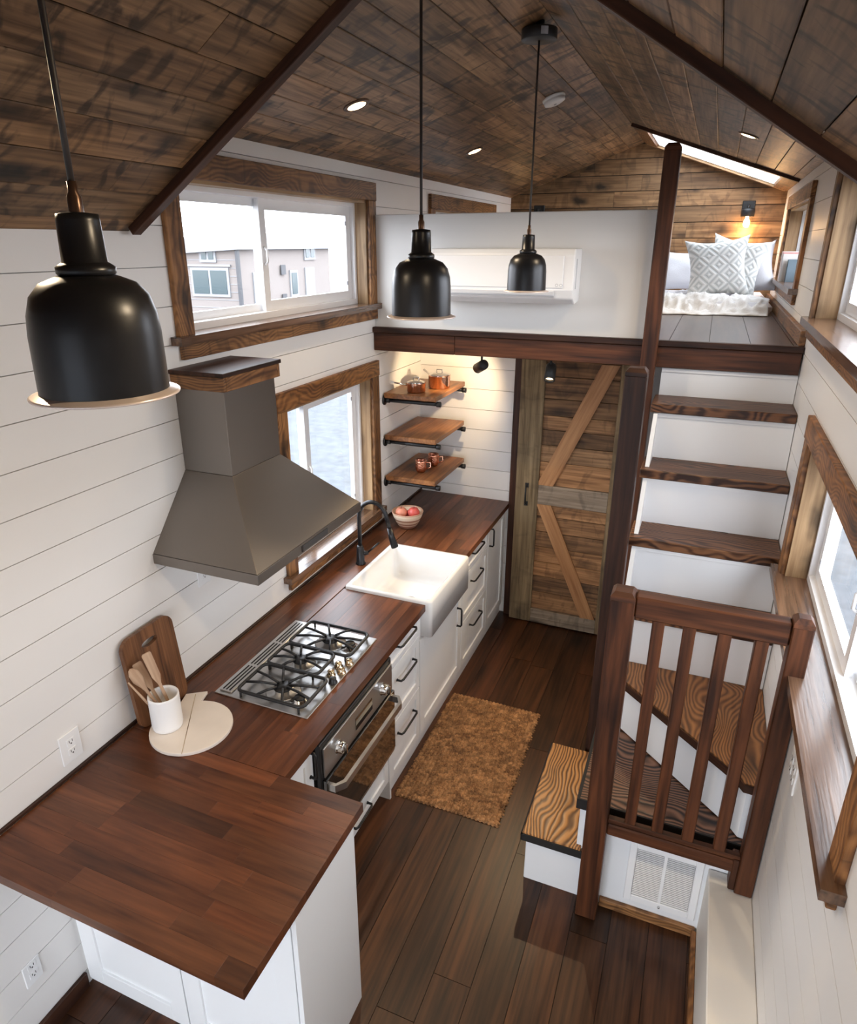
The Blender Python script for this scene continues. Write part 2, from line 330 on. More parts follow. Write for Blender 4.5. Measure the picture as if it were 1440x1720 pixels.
        me.polygons.foreach_set('use_smooth', s.sm); me.materials.append(mat); me.update()
        o = bpy.data.objects.new(name, me); C.objects.link(o)
        if parent is not None:
            o.parent = parent; o.location = org - ORG[parent.name]
        else: o.location = org
        ORG[o.name] = org
        if bevel:
            b = o.modifiers.new('bevel', 'BEVEL'); b.width = bevel; b.segments = 2; b.limit_method = 'ANGLE'
        return o
def tag(o, label, cat, group=None, kind=None):
    o['label'] = label; o['category'] = cat
    if group: o['group'] = group
    if kind: o['kind'] = kind
    return o
def empty(name, loc, label=None, cat=None, group=None, kind=None):
    o = bpy.data.objects.new(name, None); C.objects.link(o); o.location = loc; o.empty_display_size = .1; ORG[o.name] = Vector(loc)
    if label: tag(o, label, cat, group)
    if kind: o['kind'] = kind
    return o
def struct(name, mb, mat, parent=None):
    o = mb.build(name, mat, parent)
    if parent is None: o['kind'] = 'structure'
    return o
def B(*a, **k): return MB().box(*a, **k)
def copy_tree(root, loc):
    def cp(o, par):
        c = o.copy(); C.objects.link(c); ORG[c.name] = ORG[o.name]
        if par: c.parent = par
        for ch in [q for q in ALLCH if q.parent == o]: cp(ch, c)
        return c
    ALLCH = list(C.objects)
    c = cp(root, None); c.location = loc; ORG[c.name] = Vector(loc)
    return c
def smat(p0, p1, up=(0, 0, 1)):
    """frame with x from p0 to p1"""
    p0 = Vector(p0); x = (Vector(p1) - p0).normalized(); z = (Vector(up) - x * Vector(up).dot(x)).normalized(); y = z.cross(x)
    return Matrix(((x.x, y.x, z.x, p0.x), (x.y, y.y, z.y, p0.y), (x.z, y.z, z.z, p0.z), (0, 0, 0, 1)))

# ------------------------------------------------------------------ openings
OL = [(1.30, 2.875, 2.375, 2.945), (1.905, 2.865, 1.055, 1.94)]                # left wall (y0,y1,z0,z1)
OR = [(.56, 2.115, 1.375, 1.965), (1.15, 2.79, 2.385, 3.03), (3.87, 5.25, 2.46, 2.95)]
OLL = [(3.92, 5.3, 2.46, 2.94)]
PITCH = .1425; Z0 = 2.634 - 19 * PITCH
def cut_rects(y0, y1, z0, z1, ops):
    out = [(y0, y1, z0, z1)]
    for a, b, c, d in ops:
        nx = []
        for (p, q, r, t) in out:
            if b <= p or a >= q or d <= r or c >= t: nx.append((p, q, r, t)); continue
            if p < a: nx.append((p, a, r, t))
            if q > b: nx.append((b, q, r, t))
            m0, m1 = max(p, a), min(q, b)
            if r < c: nx.append((m0, m1, r, c))
            if t > d: nx.append((m0, m1, d, t))
        out = nx
    return [r for r in out if r[1] - r[0] > .01 and r[3] - r[2] > .008]
def side_wall(name, x, s, ops, zlo=0.):
    """x: face of the boards, s=-1 the wall lies towards -x"""
    mb = MB()
    for reg in ((YF, YD, zlo, PL), (YD, YB, zlo, PZ)):
        for (a, b, c, d) in cut_rects(*reg, ops): mb.box((x + s * .012, a, c), (x + s * .15, b, d))
    wl = struct(name, mb, white_gap)
    for reg in ((YF, YD, PL), (YD, YB, PZ)):
        k = 0
        while True:
            za = max(zlo, Z0 + (k - 1) * PITCH + .0016); zb = min(Z0 + k * PITCH - .0016, reg[2]); k += 1
            if za >= reg[2]: break
            if zb - za < .01: continue
            for (a, b, c, d) in cut_rects(reg[0], reg[1], za, zb, ops):
                B((x, a, c), (x + s * .0125, b, d)).build('plank', white_paint, wl)
    return wl
wall_left = side_wall('wall_left', 0., -1, OL + OLL)
wall_right = side_wall('wall_right', W, 1, OR)

# ------------------------------------------------------------------ floor
def plank_floor(name, x0, x1, y0, y1, z, wd, mat, ln=(1.0, 1.7), base=None, gap=.0012, x_off=0.):
    fl = struct(name, B((x0, y0, z - .06), (x1, y1, z - .004)), dark_gap)
    x = x0 - x_off; 
    while x < x1 - .005:
        a, b = max(x, x0), min(x + wd, x1); y = y0 - rnd.uniform(0, .9)
        while y < y1:
            l = rnd.uniform(*ln); c, d = max(y, y0), min(y + l, y1); y += l
            if d - c > .02: B((a + gap, c + gap, z - .004), (b - gap, d - gap, z), ch=.0).build('plank', mat, fl)
        x += wd
    return fl
plank_floor('floor', 0, W, YF, 3.75, 0., .155, floor_wood)
struct('trim_6', MB().box((-.1, 3.76, -.06), (W + .1, YB + .1, -.001)).box((-.1, YB + .02, -.06), (W + .1, YB + .14, LZ)).box((-.13, YF, PL + .06), (-.01, YD, PL + .12)), dark_gap)  # unseen slabs added to stop daylight leaking in

# ------------------------------------------------------------------ ceiling
ceil = empty('ceiling', (RX, 2.4, RZ), kind='structure')
B((RX - .06, YF, RZ + .004), (RX + .06, YB, RZ + .09)).build('ridge_leak_block', dark_gap, ceil)  # box added over the ridge gap to keep light out
SKY = (4.87, 5.80, 1.30, 2.24)
def slope_pt(side, t, pl):                   # t 0 ridge .. 1 plate, on the underside
    return Vector((RX + side * RX * t, 0, RZ + (pl - RZ) * t))
for (pl, ya, yb, nrow) in ((PZ, YD, YB, 9), (PL, YF, YD, 10)):
    for side in (-1, 1):
        a = slope_pt(side, 0, pl); b = slope_pt(side, 1, pl); ln = (b - a).length; wd = ln / (nrow + .45)
        up = Vector((0, 0, 1)); ex = (b - a).normalized(); nz = Vector((-ex.z, 0, ex.x)); nz = nz if nz.z > 0 else -nz
        def P(sdist, y, h): q = a + ex * sdist + nz * h; return Vector((q.x, y, q.z))
        mb = MB(); far_sky = pl == PZ and side == 1
        parts = cut_rects(ya, yb, 0, ln + .12, [(SKY[0], SKY[1], (SKY[2] - RX) / abs(ex.x), (SKY[3] - RX) / abs(ex.x))] if far_sky else [])
        for (y0, y1, s0, s1) in parts:
            vs = [P(s, y, h) for h in (.013, .07) for y in (y0, y1) for s in (s0, s1)]
            mb.add(vs, [(0, 2, 3, 1), (4, 5, 7, 6), (0, 1, 5, 4), (2, 6, 7, 3), (0, 4, 6, 2), (1, 3, 7, 5)])
        mb.build('roof_deck', dark_gap, ceil)
        for r in range(nrow + 1):
            s0 = r * wd + .0013; s1 = min((r + 1) * wd - .0013, ln); y = ya - rnd.uniform(0, 1.2)
            if s1 - s0 < .01: continue
            while y < yb:
                l = rnd.uniform(1.5, 2.6); y0, y1 = max(y, ya), min(y + l, yb); y += l
                if y1 - y0 < .04: y1 = max(y1, y0 + .001)
                ops = [(SKY[0], SKY[1], (SKY[2] - RX) / abs(ex.x), (SKY[3] - RX) / abs(ex.x))] if far_sky else []
                for (c, d, e, f) in cut_rects(y0, y1, s0, s1, ops):
                    tone = rnd.random(); off = Vector((rnd.uniform(0, 50), rnd.uniform(0, 50), 0)); dz = rnd.uniform(0, .0015)
                    cc = .0022
                    prof = [(e, .013), (e, cc - dz), (e + cc, -dz), (f - cc, -dz), (f, cc - dz), (f, .013)]
                    vs = [P(s, yy, h) for yy in (c + .0006, d - .0006) for s, h in prof]; gc = [Vector((yy, s, h)) + off for yy in (c, d) for s, h in prof]
                    n = 6; fs = [(0, 1, 2, 3, 4, 5), (11, 10, 9, 8, 7, 6)] + [(i, n + i, n + (i + 1) % n, (i + 1) % n) for i in range(n)]
                    if side < 0: fs = [tuple(reversed(q)) for q in fs]
                    MB().add(vs, fs, gc=gc, tone=tone).build('plank', ceil_wood, ceil)
# cheek walls where the dormer steps up from the low roof
for side in (-1, 1):
    x1 = 0. if side < 0 else W
    struct('wall_cheek', MB().prism([(RX, RZ + .03), (x1, PL + .02), (x1, PZ + .03)], 0, .05, M=Matrix(((1, 0, 0, 0), (0, 0, -1, YD + .055), (0, 1, 0, 0), (0, 0, 0, 1)))), white_wall)
# dark battens along the dormer edge
for side in (-1, 1):
    a = slope_pt(side, 0, PL); b = slope_pt(side, .985, PL); a.y = b.y = YD
    M = smat(a, b, (0, 0, 1)); ln = (b - a).length
    mb = B((0, -.020, -.030), (ln, .020, .004), ch=.002, M=M) if side > 0 else B((0, -.020, -.030), (ln, .020, .004), ch=.002, M=M)
    struct('trim_%d' % (1 if side < 0 else 2), mb, dark_wood)

# ------------------------------------------------------------------ back wall, niche wall, half wall, front wall
bw = struct('wall_back', MB().prism([(-.1, LZ), (W + .1, LZ), (W + .1, PZ + .04), (RX, RZ + .06), (-.1, PZ + .04)], 0, .1, M=Matrix(((1, 0, 0, 0), (0, 0, -1, YB + .115), (0, 1, 0, 0), (0, 0, 0, 1)))), dark_gap)
z = LZ; rowh = .1305
while z < RZ:
    zt = min(z + rowh, RZ - .01)
    def xr(zz): return (0, W) if zz <= PZ else ((zz - PZ) / (RZ - PZ) * RX, W - (zz - PZ) / (RZ - PZ) * RX)
    a0, b0 = xr(z); a1, b1 = a0, b0
    js = sorted([a0] + [rnd.uniform(.6, 1.7)] + [b0])
    for i in range(2):
        lo, hi = js[i], js[i + 1]
        la = a1 if i == 0 else lo; hb = b1 if i == 1 else hi
        if hb - la < .05: continue
        poly = [(lo + .001, z + .003), (hi - .001, z + .003), (max(hb - .001, la + .01), zt - .003), (la + .001, zt - .003)]
        MB().prism(poly, 0, .02, M=Matrix(((1, 0, 0, 0), (0, 0, -1, YB + .018), (0, 1, 0, 0), (0, 0, 0, 1)))).build('plank', back_wood, bw)
    z += rowh
# kitchen end wall with shiplap
wn_ = struct('wall_niche', MB().box((.70, 3.81, 0), (1.75, 3.83, 2.11)).box((0, 3.702, 0), (.78, 3.80, 2.11)).box((1.46, 3.702, 0), (1.72, 3.80, 2.11)).box((.78, 3.702, 1.99), (1.46, 3.80, 2.11)), white_gap)  # first plate, hidden behind the barn door, added to block leaking light
for k in range(16):
    za = max(0, 1.747 + (k - 12) * .1475 + .0016); zb = min(1.747 + (k - 11) * .1475 - .0016, 2.11)
    if zb - za > .01: B((0.0, 3.69, za), (.715, 3.703, zb)).build('plank', white_paint, wn_)
# loft: slab, floor boards, half wall
struct('trim_7', B((0, 2.99, 2.10), (W, YB, LZ - .02)), white_wall)
lf = plank_floor('floor_loft', 0., W, 2.958, YB, LZ, .196, loft_wood, ln=(2.2, 3.4), gap=.0016, x_off=.045)
struct('wall_loft', B((0, 2.955, LZ), (1.592, 3.05, 2.872), ch=.003), loft_shaded_paint)
# front wall behind the viewer; unseen wide glazed door added for frontal daylight
fw = MB()
for (a, b, c, d) in cut_rects(0, W, 0, PL, [(.15, 2.2, .1, 2.5)]): fw.box((a, YF - .15, c), (b, YF, d))
fw.prism([(0, PL), (W, PL), (RX, RZ + .05)], 0, .15, M=Matrix(((1, 0, 0, 0), (0, 0, -1, YF), (0, 1, 0, 0), (0, 0, 0, 1))))
struct('wall_front', fw, white_wall)
d2 = MB()
for a, b in ((.15, .21), (1.145, 1.205), (2.14, 2.2)): d2.box((a, YF - .1, .1), (b, YF - .05, 2.5), ch=.003)
d2.box((.15, YF - .1, .1), (2.2, YF - .05, .16), ch=.003).box((.15, YF - .1, 2.44), (2.2, YF - .05, 2.5), ch=.003)
d2 = struct('added_door_2', d2, vinyl); B((.2, YF - .078, .15), (2.15, YF - .072, 2.45)).build('pane', glass, d2)  # door added out of view to let fill daylight into the room

# ------------------------------------------------------------------ beam across the loft edge
bm = struct('trim_3', B((0, 2.915, LZ - .028), (W - .003, 2.957, LZ + .004), ch=.004, tone=.15), dark_wood)
for (a, b, t) in ((0.001, .53, .3), (.531, 1.61, .75), (1.655, W - .006, .55)):
    B((a, 2.932, 2.098), (b, 2.96, LZ - .029), ch=.003, tone=t).build('beam_board', red_wood, bm)

# ------------------------------------------------------------------ windows
def window(n, side, y0, y1, z0, z1, cw=.09, depth=.10, split=.43, stool=True, sides=(1, 1), head=True, headh=.095, latch=True, cdepth=.022, dark_edge=False, jamb=None, casm=None):
    """side -1 left wall (x=0), +1 right wall (x=W)"""
    X = 0. if side < 0 else W
    q = lambda d: X + side * d              # d>0 goes outward through the wall
    casm = casm or trim_wood; jamb = jamb or jamb_wood
    wr = empty('window_%d' % n, (X, (y0 + y1) / 2, z0), kind='structure')
    if sides[0]: B((q(-cdepth), y0 - cw, z0 - .0), (q(0), y0, z1), ch=.003).build('casing', casm, wr)
    if sides[1]: B((q(-cdepth), y1, z0 - .0), (q(0), y1 + cw, z1), ch=.003).build('casing', casm, wr)
    B((q(-cdepth - .004), y0 - cw, z1), (q(0), y1 + cw, z1 + headh), ch=.003).build('head_casing', casm, wr)
    sl = MB().prism([(q(-.052), y0 - cw - .03), (q(-.052), y1 + cw + .012), (q(-.0005), y1 + cw + .012), (q(-.0005), y1 - .0005), (q(depth - .02), y1 - .0005), (q(depth - .02), y0 + .0005), (q(-.0005), y0 + .0005), (q(-.0005), y0 - cw - .03)], z0 + .0004, z0 + .0048, tone=.35)
    sl.box((q(-.052), y0 - cw - .03, z0 - .028), (q(-.0005), y1 + cw + .012, z0 + .0004), tone=.3).build('sill', sill_wood, wr)
    B((q(-cdepth), y0 - cw + .01, z0 - .088), (q(0), y1 + cw - .005, z0 - .0285), ch=.003).build('apron', casm, wr)
    B((q(-.002), y0 - .004, z0), (q(depth), y0 + .014, z1), ch=0).build('jamb', jamb, wr)
    B((q(-.002), y1 - .014, z0), (q(depth), y1 + .004, z1), ch=0).build('jamb', jamb, wr)
    B((q(-.002), y0, z1 - .014), (q(depth), y1, z1 + .004), ch=0).build('head_jamb', jamb, wr)
    fx0, fx1 = q(depth - .035), q(depth + .045); t = .034
    mb = MB().box((fx0, y0 + .001, z0 + .001), (fx1, y0 + t, z1 - .001), ch=.0).box((fx0, y1 - t, z0 + .001), (fx1, y1 - .001, z1 - .001), ch=.0).box((fx0 + side * .0003, y0 + t, z0 + .001), (fx1, y1 - t, z0 + t), ch=.0).box((fx0 + side * .0003, y0 + t, z1 - t), (fx1, y1 - t, z1 - .001), ch=.0)
    mb.build('window_frame', vinyl, wr)
    ym = y0 + (y1 - y0) * split
    for k, (a, b, off, st) in enumerate(((y0 + t, ym + .02, .026, .034), (ym - .025, y1 - t, -.006, .048))):
        sx0, sx1 = q(depth - .004 + off), q(depth + .018 + off); c, d = z0 + t, z1 - t
        sb = MB().box((sx0, a, c), (sx1, a + st, d)).box((sx0, b - st, c), (sx1, b, d)).box((sx0, a + st, c), (sx1, b - st, c + st)).box((sx0, a + st, d - st), (sx1, b - st, d))
        s_ = sb.build('sash', vinyl, wr)
        m_ = (sx0 + sx1) / 2
        B((m_ - .002, a + st - .003, c + st - .003), (m_ + .002, b - st + .003, d - st + .003)).build('pane', glass, s_)
        if k == 1 and latch:
            zc = (z0 + z1) / 2
            MB().tube([(sx0, ym - .005, zc - .04), (sx0 - side * .018, ym - .005, zc - .025), (sx0 - side * .018, ym - .005, zc + .025), (sx0, ym - .005, zc + .04)], .006).build('latch', vinyl, s_)
            for zz in (c + .08, d - .1):
                B((sx0 - side * .006, b - st - .016, zz), (sx0, b - st - .004, zz + .022), ch=.002).build('tilt_latch', plastic_grey, s_)
    return wr
window(1, -1, *OL[0])
window(2, -1, *OL[1], split=.36)
window(3, 1, *OR[0], depth=.115, split=.5, cw=.09)
window(4, 1, *OR[1], depth=.12, split=.5, cw=.06, headh=.07)
window(5, 1, *OR[2], depth=.115, cw=.10, split=.5, headh=.09)
window(6, -1, *OLL[0], cw=.09)
# skylight: boxed well, glass above, dark board on its near edge
sk = empty('window_7', (1.77, 5.3, 3.33), kind='structure')
ex = (slope_pt(1, 1, PZ) - slope_pt(1, 0, PZ)).normalized(); nz = Vector((-ex.z, 0, ex.x)); nz = nz if nz.z > 0 else -nz
a0 = slope_pt(1, 0, PZ)
def SP(x, y, h): t_ = (x - RX) / ex.x; q = a0 + ex * t_ + nz * h; return Vector((q.x, y, q.z))
def slab(x0, x1, y0, y1, h0, h1, tone=.5):
    vs = [SP(x, y, h) for h in (h0, h1) for y in (y0, y1) for x in (x0, x1)]
    return MB().add(vs, [(0, 2, 3, 1), (4, 5, 7, 6), (0, 1, 5, 4), (2, 6, 7, 3), (0, 4, 6, 2), (1, 3, 7, 5)], tone=tone)
y0, y1, x0, x1 = SKY
slab(1.19, 2.345, y0 - .05, y0 - .0, -.022, .004).build('edge_board', dark_wood, sk)
slab(x0 - .09, x1 + .09, y1, y1 + .06, -.02, .002).build('edge_board', jamb_wood, sk)
slab(x0 - .1, x0, y0, y1, -.02, .002).build('edge_board', trim_wood, sk)
slab(x1, x1 + .1, y0, y1, -.02, .002).build('edge_board', trim_wood, sk)
for q in ((x0, x1, y0 - .002, y0 + .01, -.001, .16), (x0, x1, y1 - .01, y1 + .002, -.001, .16), (x0 - .002, x0 + .01, y0, y1, -.001, .16), (x1 - .01, x1 + .002, y0, y1, -.001, .16)): slab(*q).build('well_lining', white_paint, sk)
slab(x0, x1, y0, y1, .12, .126).build('pane', glass, sk)

# ------------------------------------------------------------------ baseboards and floor trims
struct('baseboard_left', B((0.0, YF, 0), (.016, .262, .075), ch=.003, tone=.3), dark_wood)
struct('baseboard_loft', MB().box((W - .03, 2.955, LZ), (W, 5.9, LZ + .075), ch=.004, tone=.2), trim_wood)
struct('baseboard_right', MB().box((1.80, 1.372, 0), (2.19, 1.392, .045), ch=.003).box((2.178, YF, 0), (2.197, 1.372, .045), ch=.003), trim_wood)
struct('trim_4', B((0.0, .0, .93), (.012, 3.69, .944), ch=.002, tone=.1), dark_wood)
struct('trim_5', B((.714, 3.66, 0), (.772, 3.80, 2.10), ch=.003, tone=.55), dark_wood)
# boxed ledge over the wheel well
struct('wall_ledge', MB().box((2.198, YF, 0), (W - .001, 1.39, .38), ch=.004), drywall_cream)

# ------------------------------------------------------------------ barn door
bd = empty('door_1', (1.15, 3.63, 0.01), kind='structure')
yf = 3.60
zs = [.125, .27, .40, .52, .64, .76, .88, .98]; zs2 = [1.12, 1.29, 1.41, 1.52, 1.62, 1.735, 1.885, 2.06]
for ss in (zs, zs2):
    for i in range(len(ss) - 1):
        B((.93, yf + .016 + rnd.uniform(0, .004), ss[i] + .0015), (1.43, yf + .035, ss[i + 1] - .0015), ch=.002, tone=rnd.random()).build('plank', barn_wood, bd)
B((.775, yf, .012), (.94, yf + .03, 2.06), ch=.003, tone=.5).build('stile', grey_barn, bd)
B((1.425, yf, .012), (1.59, yf + .03, 2.06), ch=.003, tone=.6).build('stile', grey_barn, bd)
B((.94, yf, .012), (1.425, yf + .03, .125), ch=.003, tone=.5).build('rail', pale_barn, bd)
B((.94, yf, .975), (1.425, yf + .03, 1.12), ch=.003, tone=.7).build('rail', pale_barn, bd)
B((.94, yf, 1.99), (1.425, yf + .03, 2.06), ch=.003, tone=.3).build('rail', barn_wood, bd)
def para(p, q, wd, z_lo, z_hi): # brace between (x,z) points cut flat at rails
    return MB().prism([(p - wd / 2, z_lo), (p + wd / 2, z_lo), (q + wd / 2, z_hi), (q - wd / 2, z_hi)], 0, .014, M=Matrix(((1, 0, 0, 0), (0, 0, -1, yf + .016), (0, 1, 0, 0), (0, 0, 0, 1))))
def brace(x0, z0, x1, z1, wd):
    a = math.atan2(z1 - z0, x1 - x0); ln = math.hypot(x1 - x0, z1 - z0); ca, sa = math.cos(a), math.sin(a)
    poly = [(x0 - wd / 2, z0), (x0 + wd / 2, z0), (x1 + wd / 2, z1), (x1 - wd / 2, z1)]
    M = Matrix(((1, 0, 0, 0), (0, 0, -1, yf + .016), (0, 1, 0, 0), (0, 0, 0, 1)))
    vs = [M @ Vector((x, z, h)) for h in (0, .014) for x, z in poly]; off = rnd.uniform(0, 40)
    gc = [Vector((x * ca + z * sa + off, -x * sa + z * ca + off, h)) for h in (0, .014) for x, z in poly]
    return MB().add(vs, [(3, 2, 1, 0), (4, 5, 6, 7)] + [(i, (i + 1) % 4, 4 + (i + 1) % 4, 4 + i) for i in range(4)], gc=gc, tone=.5)
brace(.985, 1.12, 1.36, 1.985, .115).build('brace', orange_wood, bd)
brace(1.365, .125, .985, .975, .105).build('brace', orange_wood, bd)
hd = MB().tube([(.858, yf - .003, .965), (.858, yf - .03, .98), (.858, yf - .035, 1.04), (.858, yf - .03, 1.095), (.858, yf - .003, 1.11)], .006)
hd.box((.845, yf - .005, .952), (.871, yf + .001, .985), ch=.002).box((.845, yf - .005, 1.09), (.871, yf + .001, 1.125), ch=.002)
hd.build('door_handle', iron, bd)

# ------------------------------------------------------------------ staircase
st = empty('staircase', (2.0, 2.0, 0), 'enclosed stair with white risers and dark wood treads climbing to the loft', 'stairs')
X0, X1 = 1.702, W - .003
TOPS = [1.95, 1.667, 1.388, 1.11]; FR = [2.70, 2.475, 2.255, 2.035]; th = .045
for i, (zt, fy) in enumerate(zip(TOPS, FR)):
    back = 2.952 if i == 0 else FR[i - 1] + .017
    B((X0 - (.018 if i < 3 else .002), fy, zt - th), (X1, back, zt), ch=.004, tone=.35 + .1 * i).build('tread', tread_wood, st)
    ztop = (LZ - .14) if i == 0 else TOPS[i - 1] - th
    # riser standing at the back of this tread
    B((X0, back - .001, zt), (X1, back + .012, ztop + (.0 if i else .04)), ch=0).build('riser', riser_white, st)
    if i < 4:                              # thin shadow moulding under each nosing
        B((X0 + .0, back - .006, ztop - .022), (X1, back - .001, ztop - .002), ch=.001).build('moulding', riser_white, st)
B((X0, FR[3] + .016, .83), (X1, FR[3] + .03, 1.11 - th)).build('riser', riser_white, st)
# winder, turn tread and first step
def wallstrip(pts, z0, z1, t=.014):
    mb = MB()
    for i in range(len(pts) - 1):
        a, b = Vector((*pts[i], 0)), Vector((*pts[i + 1], 0)); M = smat((a.x, a.y, z0), (b.x, b.y, z0)); mb.box((0, 0, 0), ((b - a).length, t, z1 - z0), M=M)
    return mb
wp = [(1.70, 2.05), (1.70, 1.945), (2.235, 1.438), (2.262, 1.395), (X1, 1.392), (X1, 2.05)]
MB().prism(wp, .79, .83, tone=.5).build('tread', winder_wood, st)
wallstrip([(1.69, 1.9405), (2.233, 1.4335), (2.260, 1.390), (X1, 1.387)], .7895, .826, .004).build('nosing', dark_wood, st)  # dark strip puts the shade on the winder's front edge into colour
wallstrip([(1.70, 1.962), (2.245, 1.455), (2.275, 1.412), (X1, 1.405)], .555, .79).build('riser', riser_white, st)
MB().prism([(1.665, 1.381), (2.300, 1.381), (2.325, 1.40), (2.25, 1.47), (1.70, 1.98), (1.665, 1.98)], .50, .548, tone=.5).build('tread', swirl_wood, st)
MB().prism([(1.662, 1.3785), (2.306, 1.3785), (2.306, 1.386), (1.675, 1.386), (1.675, 1.99), (1.662, 1.99)], .498, .5485, tone=.1).build('nosing', dark_gap, st)
B((1.678, 1.40, .28), (1.70, 2.0, .498)).build('riser', riser_white, st)
B((1.445, 1.372, .243), (1.70, 2.0, .282), ch=.004, tone=.5).build('tread', gold_wood, st)
B((1.438, 1.366, .240), (1.710, 1.376, .277), ch=.001, tone=.1).build('nosing', dark_gap, st)
B((1.438, 1.366, .240), (1.448, 2.0, .277), ch=.001, tone=.1).build('nosing', dark_gap, st)
B((1.46, 1.388, 0), (1.715, 2.0, .24), ch=.003).build('step_box', riser_white, st)
B((1.455, 1.383, .225), (1.715, 2.0, .2405), ch=.001).build('moulding', riser_white, st)
# closed sides
MB().box((1.70, 1.392, 0), (X1, 1.41, .50)).build('front_panel', riser_white, st)
sp_ = MB()
sp_.prism([(1.99, 0), (3.6, 0), (3.6, 2.09), (2.952, 2.09), (2.952, 1.90), (2.70, 1.90), (2.49, 1.62), (2.27, 1.34), (2.05, 1.06), (1.99, .8)], 0, .02, M=Matrix(((0, 0, -1, 1.722), (1, 0, 0, 0), (0, 1, 0, 0), (0, 0, 0, 1))))
sp_.build('side_panel', riser_white, st)

# heater grille in the front panel
hg = empty('wall_heater_grille', (2.04, 1.391, .09), 'white louvred heater grille in the panel below the stair railing', 'vent')
gx0, gx1, gz0, gz1 = 1.895, 2.182, .085, .418
mb = MB().box((gx0, 1.378, gz0), (gx0 + .03, 1.391, gz1), ch=.003).box((gx1 - .03, 1.378, gz0), (gx1, 1.391, gz1), ch=.003).box((gx0 + .03, 1.378, gz0), (gx1 - .03, 1.391, gz0 + .035), ch=.003).box((gx0 + .03, 1.378, gz1 - .04), (gx1 - .03, 1.391, gz1), ch=.003)
mb.box((gx0 + .03, 1.3905, gz0 + .03), (gx1 - .03, 1.391, gz1 - .03)); mb.build('grille_frame', plastic_white, hg)
B(((gx0 + gx1) / 2 - .006, 1.3795, gz0 + .035), ((gx0 + gx1) / 2 + .006, 1.388, gz1 - .04), ch=.001).build('centre_bar', plastic_white, hg)
B((gx0 + .03, 1.3895, gz0 + .034), (gx1 - .03, 1.3903, gz1 - .038)).build('recess_shade', plastic_grey, hg)  # grey sheet puts the shade behind the louvres into colour
nl = 26
for i in range(nl):
    z = gz0 + .042 + i * (gz1 - gz0 - .09) / (nl - 1)
    M = smat((gx0 + .032, 1.383, z), (gx1 - .032, 1.383, z), (0, -.6, 1))
    B((0, -.0022, -.0012), (gx1 - gx0 - .064, .0022, .0012), M=M).build('louvre', plastic_white, hg)
MB().cyl((0, 0, 0), .005, .006, 12, M=smat((2.04, 1.378, gz0 + .017), (2.04, 1.37, gz0 + .017)) @ Matrix.Rotation(PI / 2, 4, 'Y')).build('screw', steel, hg)

# ------------------------------------------------------------------ railing
ra = empty('stair_railing', (2.02, 1.34, 0), 'red-brown baluster railing with four slats guarding the winder steps', 'railing')
def post(name, x0, x1, y0, y1, z0, z1, mat, parent, cap=.02, tone=.4):
    mb = MB().box((x0, y0, z0), (x1, y1, z1 - cap), ch=.004, tone=tone)
    c = cap; rs = []
    for (ins, z) in ((.0, z1 - cap - .001), (.001, z1 - cap * .55), (.014, z1)):
        rs.append([(x0 + ins, y0 + ins, z), (x1 - ins, y0 + ins, z), (x1 - ins, y1 - ins, z), (x0 + ins, y1 - ins, z)])
    mb.rings(rs, smooth=False, tone=tone)
    return mb.build(name, mat, parent)
post('newel_post', 1.712, 1.798, 1.292, 1.378, 0.0, 1.575, red_wood, ra, cap=.03)
post('short_post', 2.286, 2.349, 1.298, 1.362, .385, 1.59, red_wood, ra, cap=.03, tone=.25)
B((2.262, 1.30, .395), (2.286, 1.362, .545), ch=.004, tone=.3).build('post_block', red_wood, ra)
B((1.798, 1.306, 1.480), (2.286, 1.364, 1.565), ch=.006, tone=.45).build('top_rail', red_wood, ra)
B((1.798, 1.302, .478), (2.286, 1.352, .535), ch=.006, tone=.4).build('bottom_rail', red_wood, ra)
B((1.798, 1.308, .536), (2.286, 1.336, .558), ch=.003, tone=.2).build('bottom_fillet', red_wood, ra)
for cx in (1.882, 1.984, 2.096, 2.210):
    B((cx - .021, 1.312, .535), (cx + .021, 1.352, 1.482), ch=.003, tone=rnd.uniform(.3, .8)).build('baluster', red_wood, ra)
o = post('stair_newel_post', 1.608, 1.697, 2.02, 2.108, 0, 2.232, dark_wood, None, cap=.03, tone=.05); tag(o, 'near-black square post beside the second to fifth stair treads', 'post')
o = post('loft_newel_post', 1.596, 1.672, 2.838, 2.912, 0, 3.155, red_wood, None, cap=.03, tone=.25); tag(o, 'tallest reddish post rising from the floor past the loft beam', 'post')

# ------------------------------------------------------------------ kitchen worktop (butcher block staves)
CT = .93; CB = .892
def staves(root, rows, along, lens, cut=None):
    for (r0, r1, s0, s1, tones) in rows:
        s = s0 - rnd.uniform(0, lens[0])
        while s < s1:
            l = rnd.uniform(*lens); l = (s1 - s) if s1 - (s + l) < .09 else l; a, b = max(s, s0), min(s + l, s1); s += l
            if b - a < .001: continue
            rect = (r0, a, r1, b) if along == 'y' else (a, r0, b, r1)
            xa, ya, xb, yb = rect
            for (p, q, c, d) in cut_rects(xa, xb, ya, yb, cut or []):
                B((p + .00008, c + .00008, CB), (q - .00008, d - .00008, CT), ch=.00025).build('stave', walnut, root)
wt = empty('worktop', (.36, 2.2, CB), 'long walnut butcher-block worktop under the left wall windows', 'worktop')
rows = []
x = .012; nr = 10; wd = (.718 - .012) / nr
for i in range(nr): rows.append((x + i * wd, x + (i + 1) * wd, .677, 3.689, 0))
staves(wt, rows, 'y', (.3, .85), cut=[(.205 + .026, .9, 2.018, 2.652), (.2, .60, .995, 1.600)])
pt = empty('peninsula_worktop', (.5, .33, CB), 'broad walnut butcher-block peninsula top with clipped corner', 'worktop')
rows = []; nr = 11; wd = .675 / nr
for i in range(nr): rows.append((i * wd, (i + 1) * wd, .012, 1.033, 0))
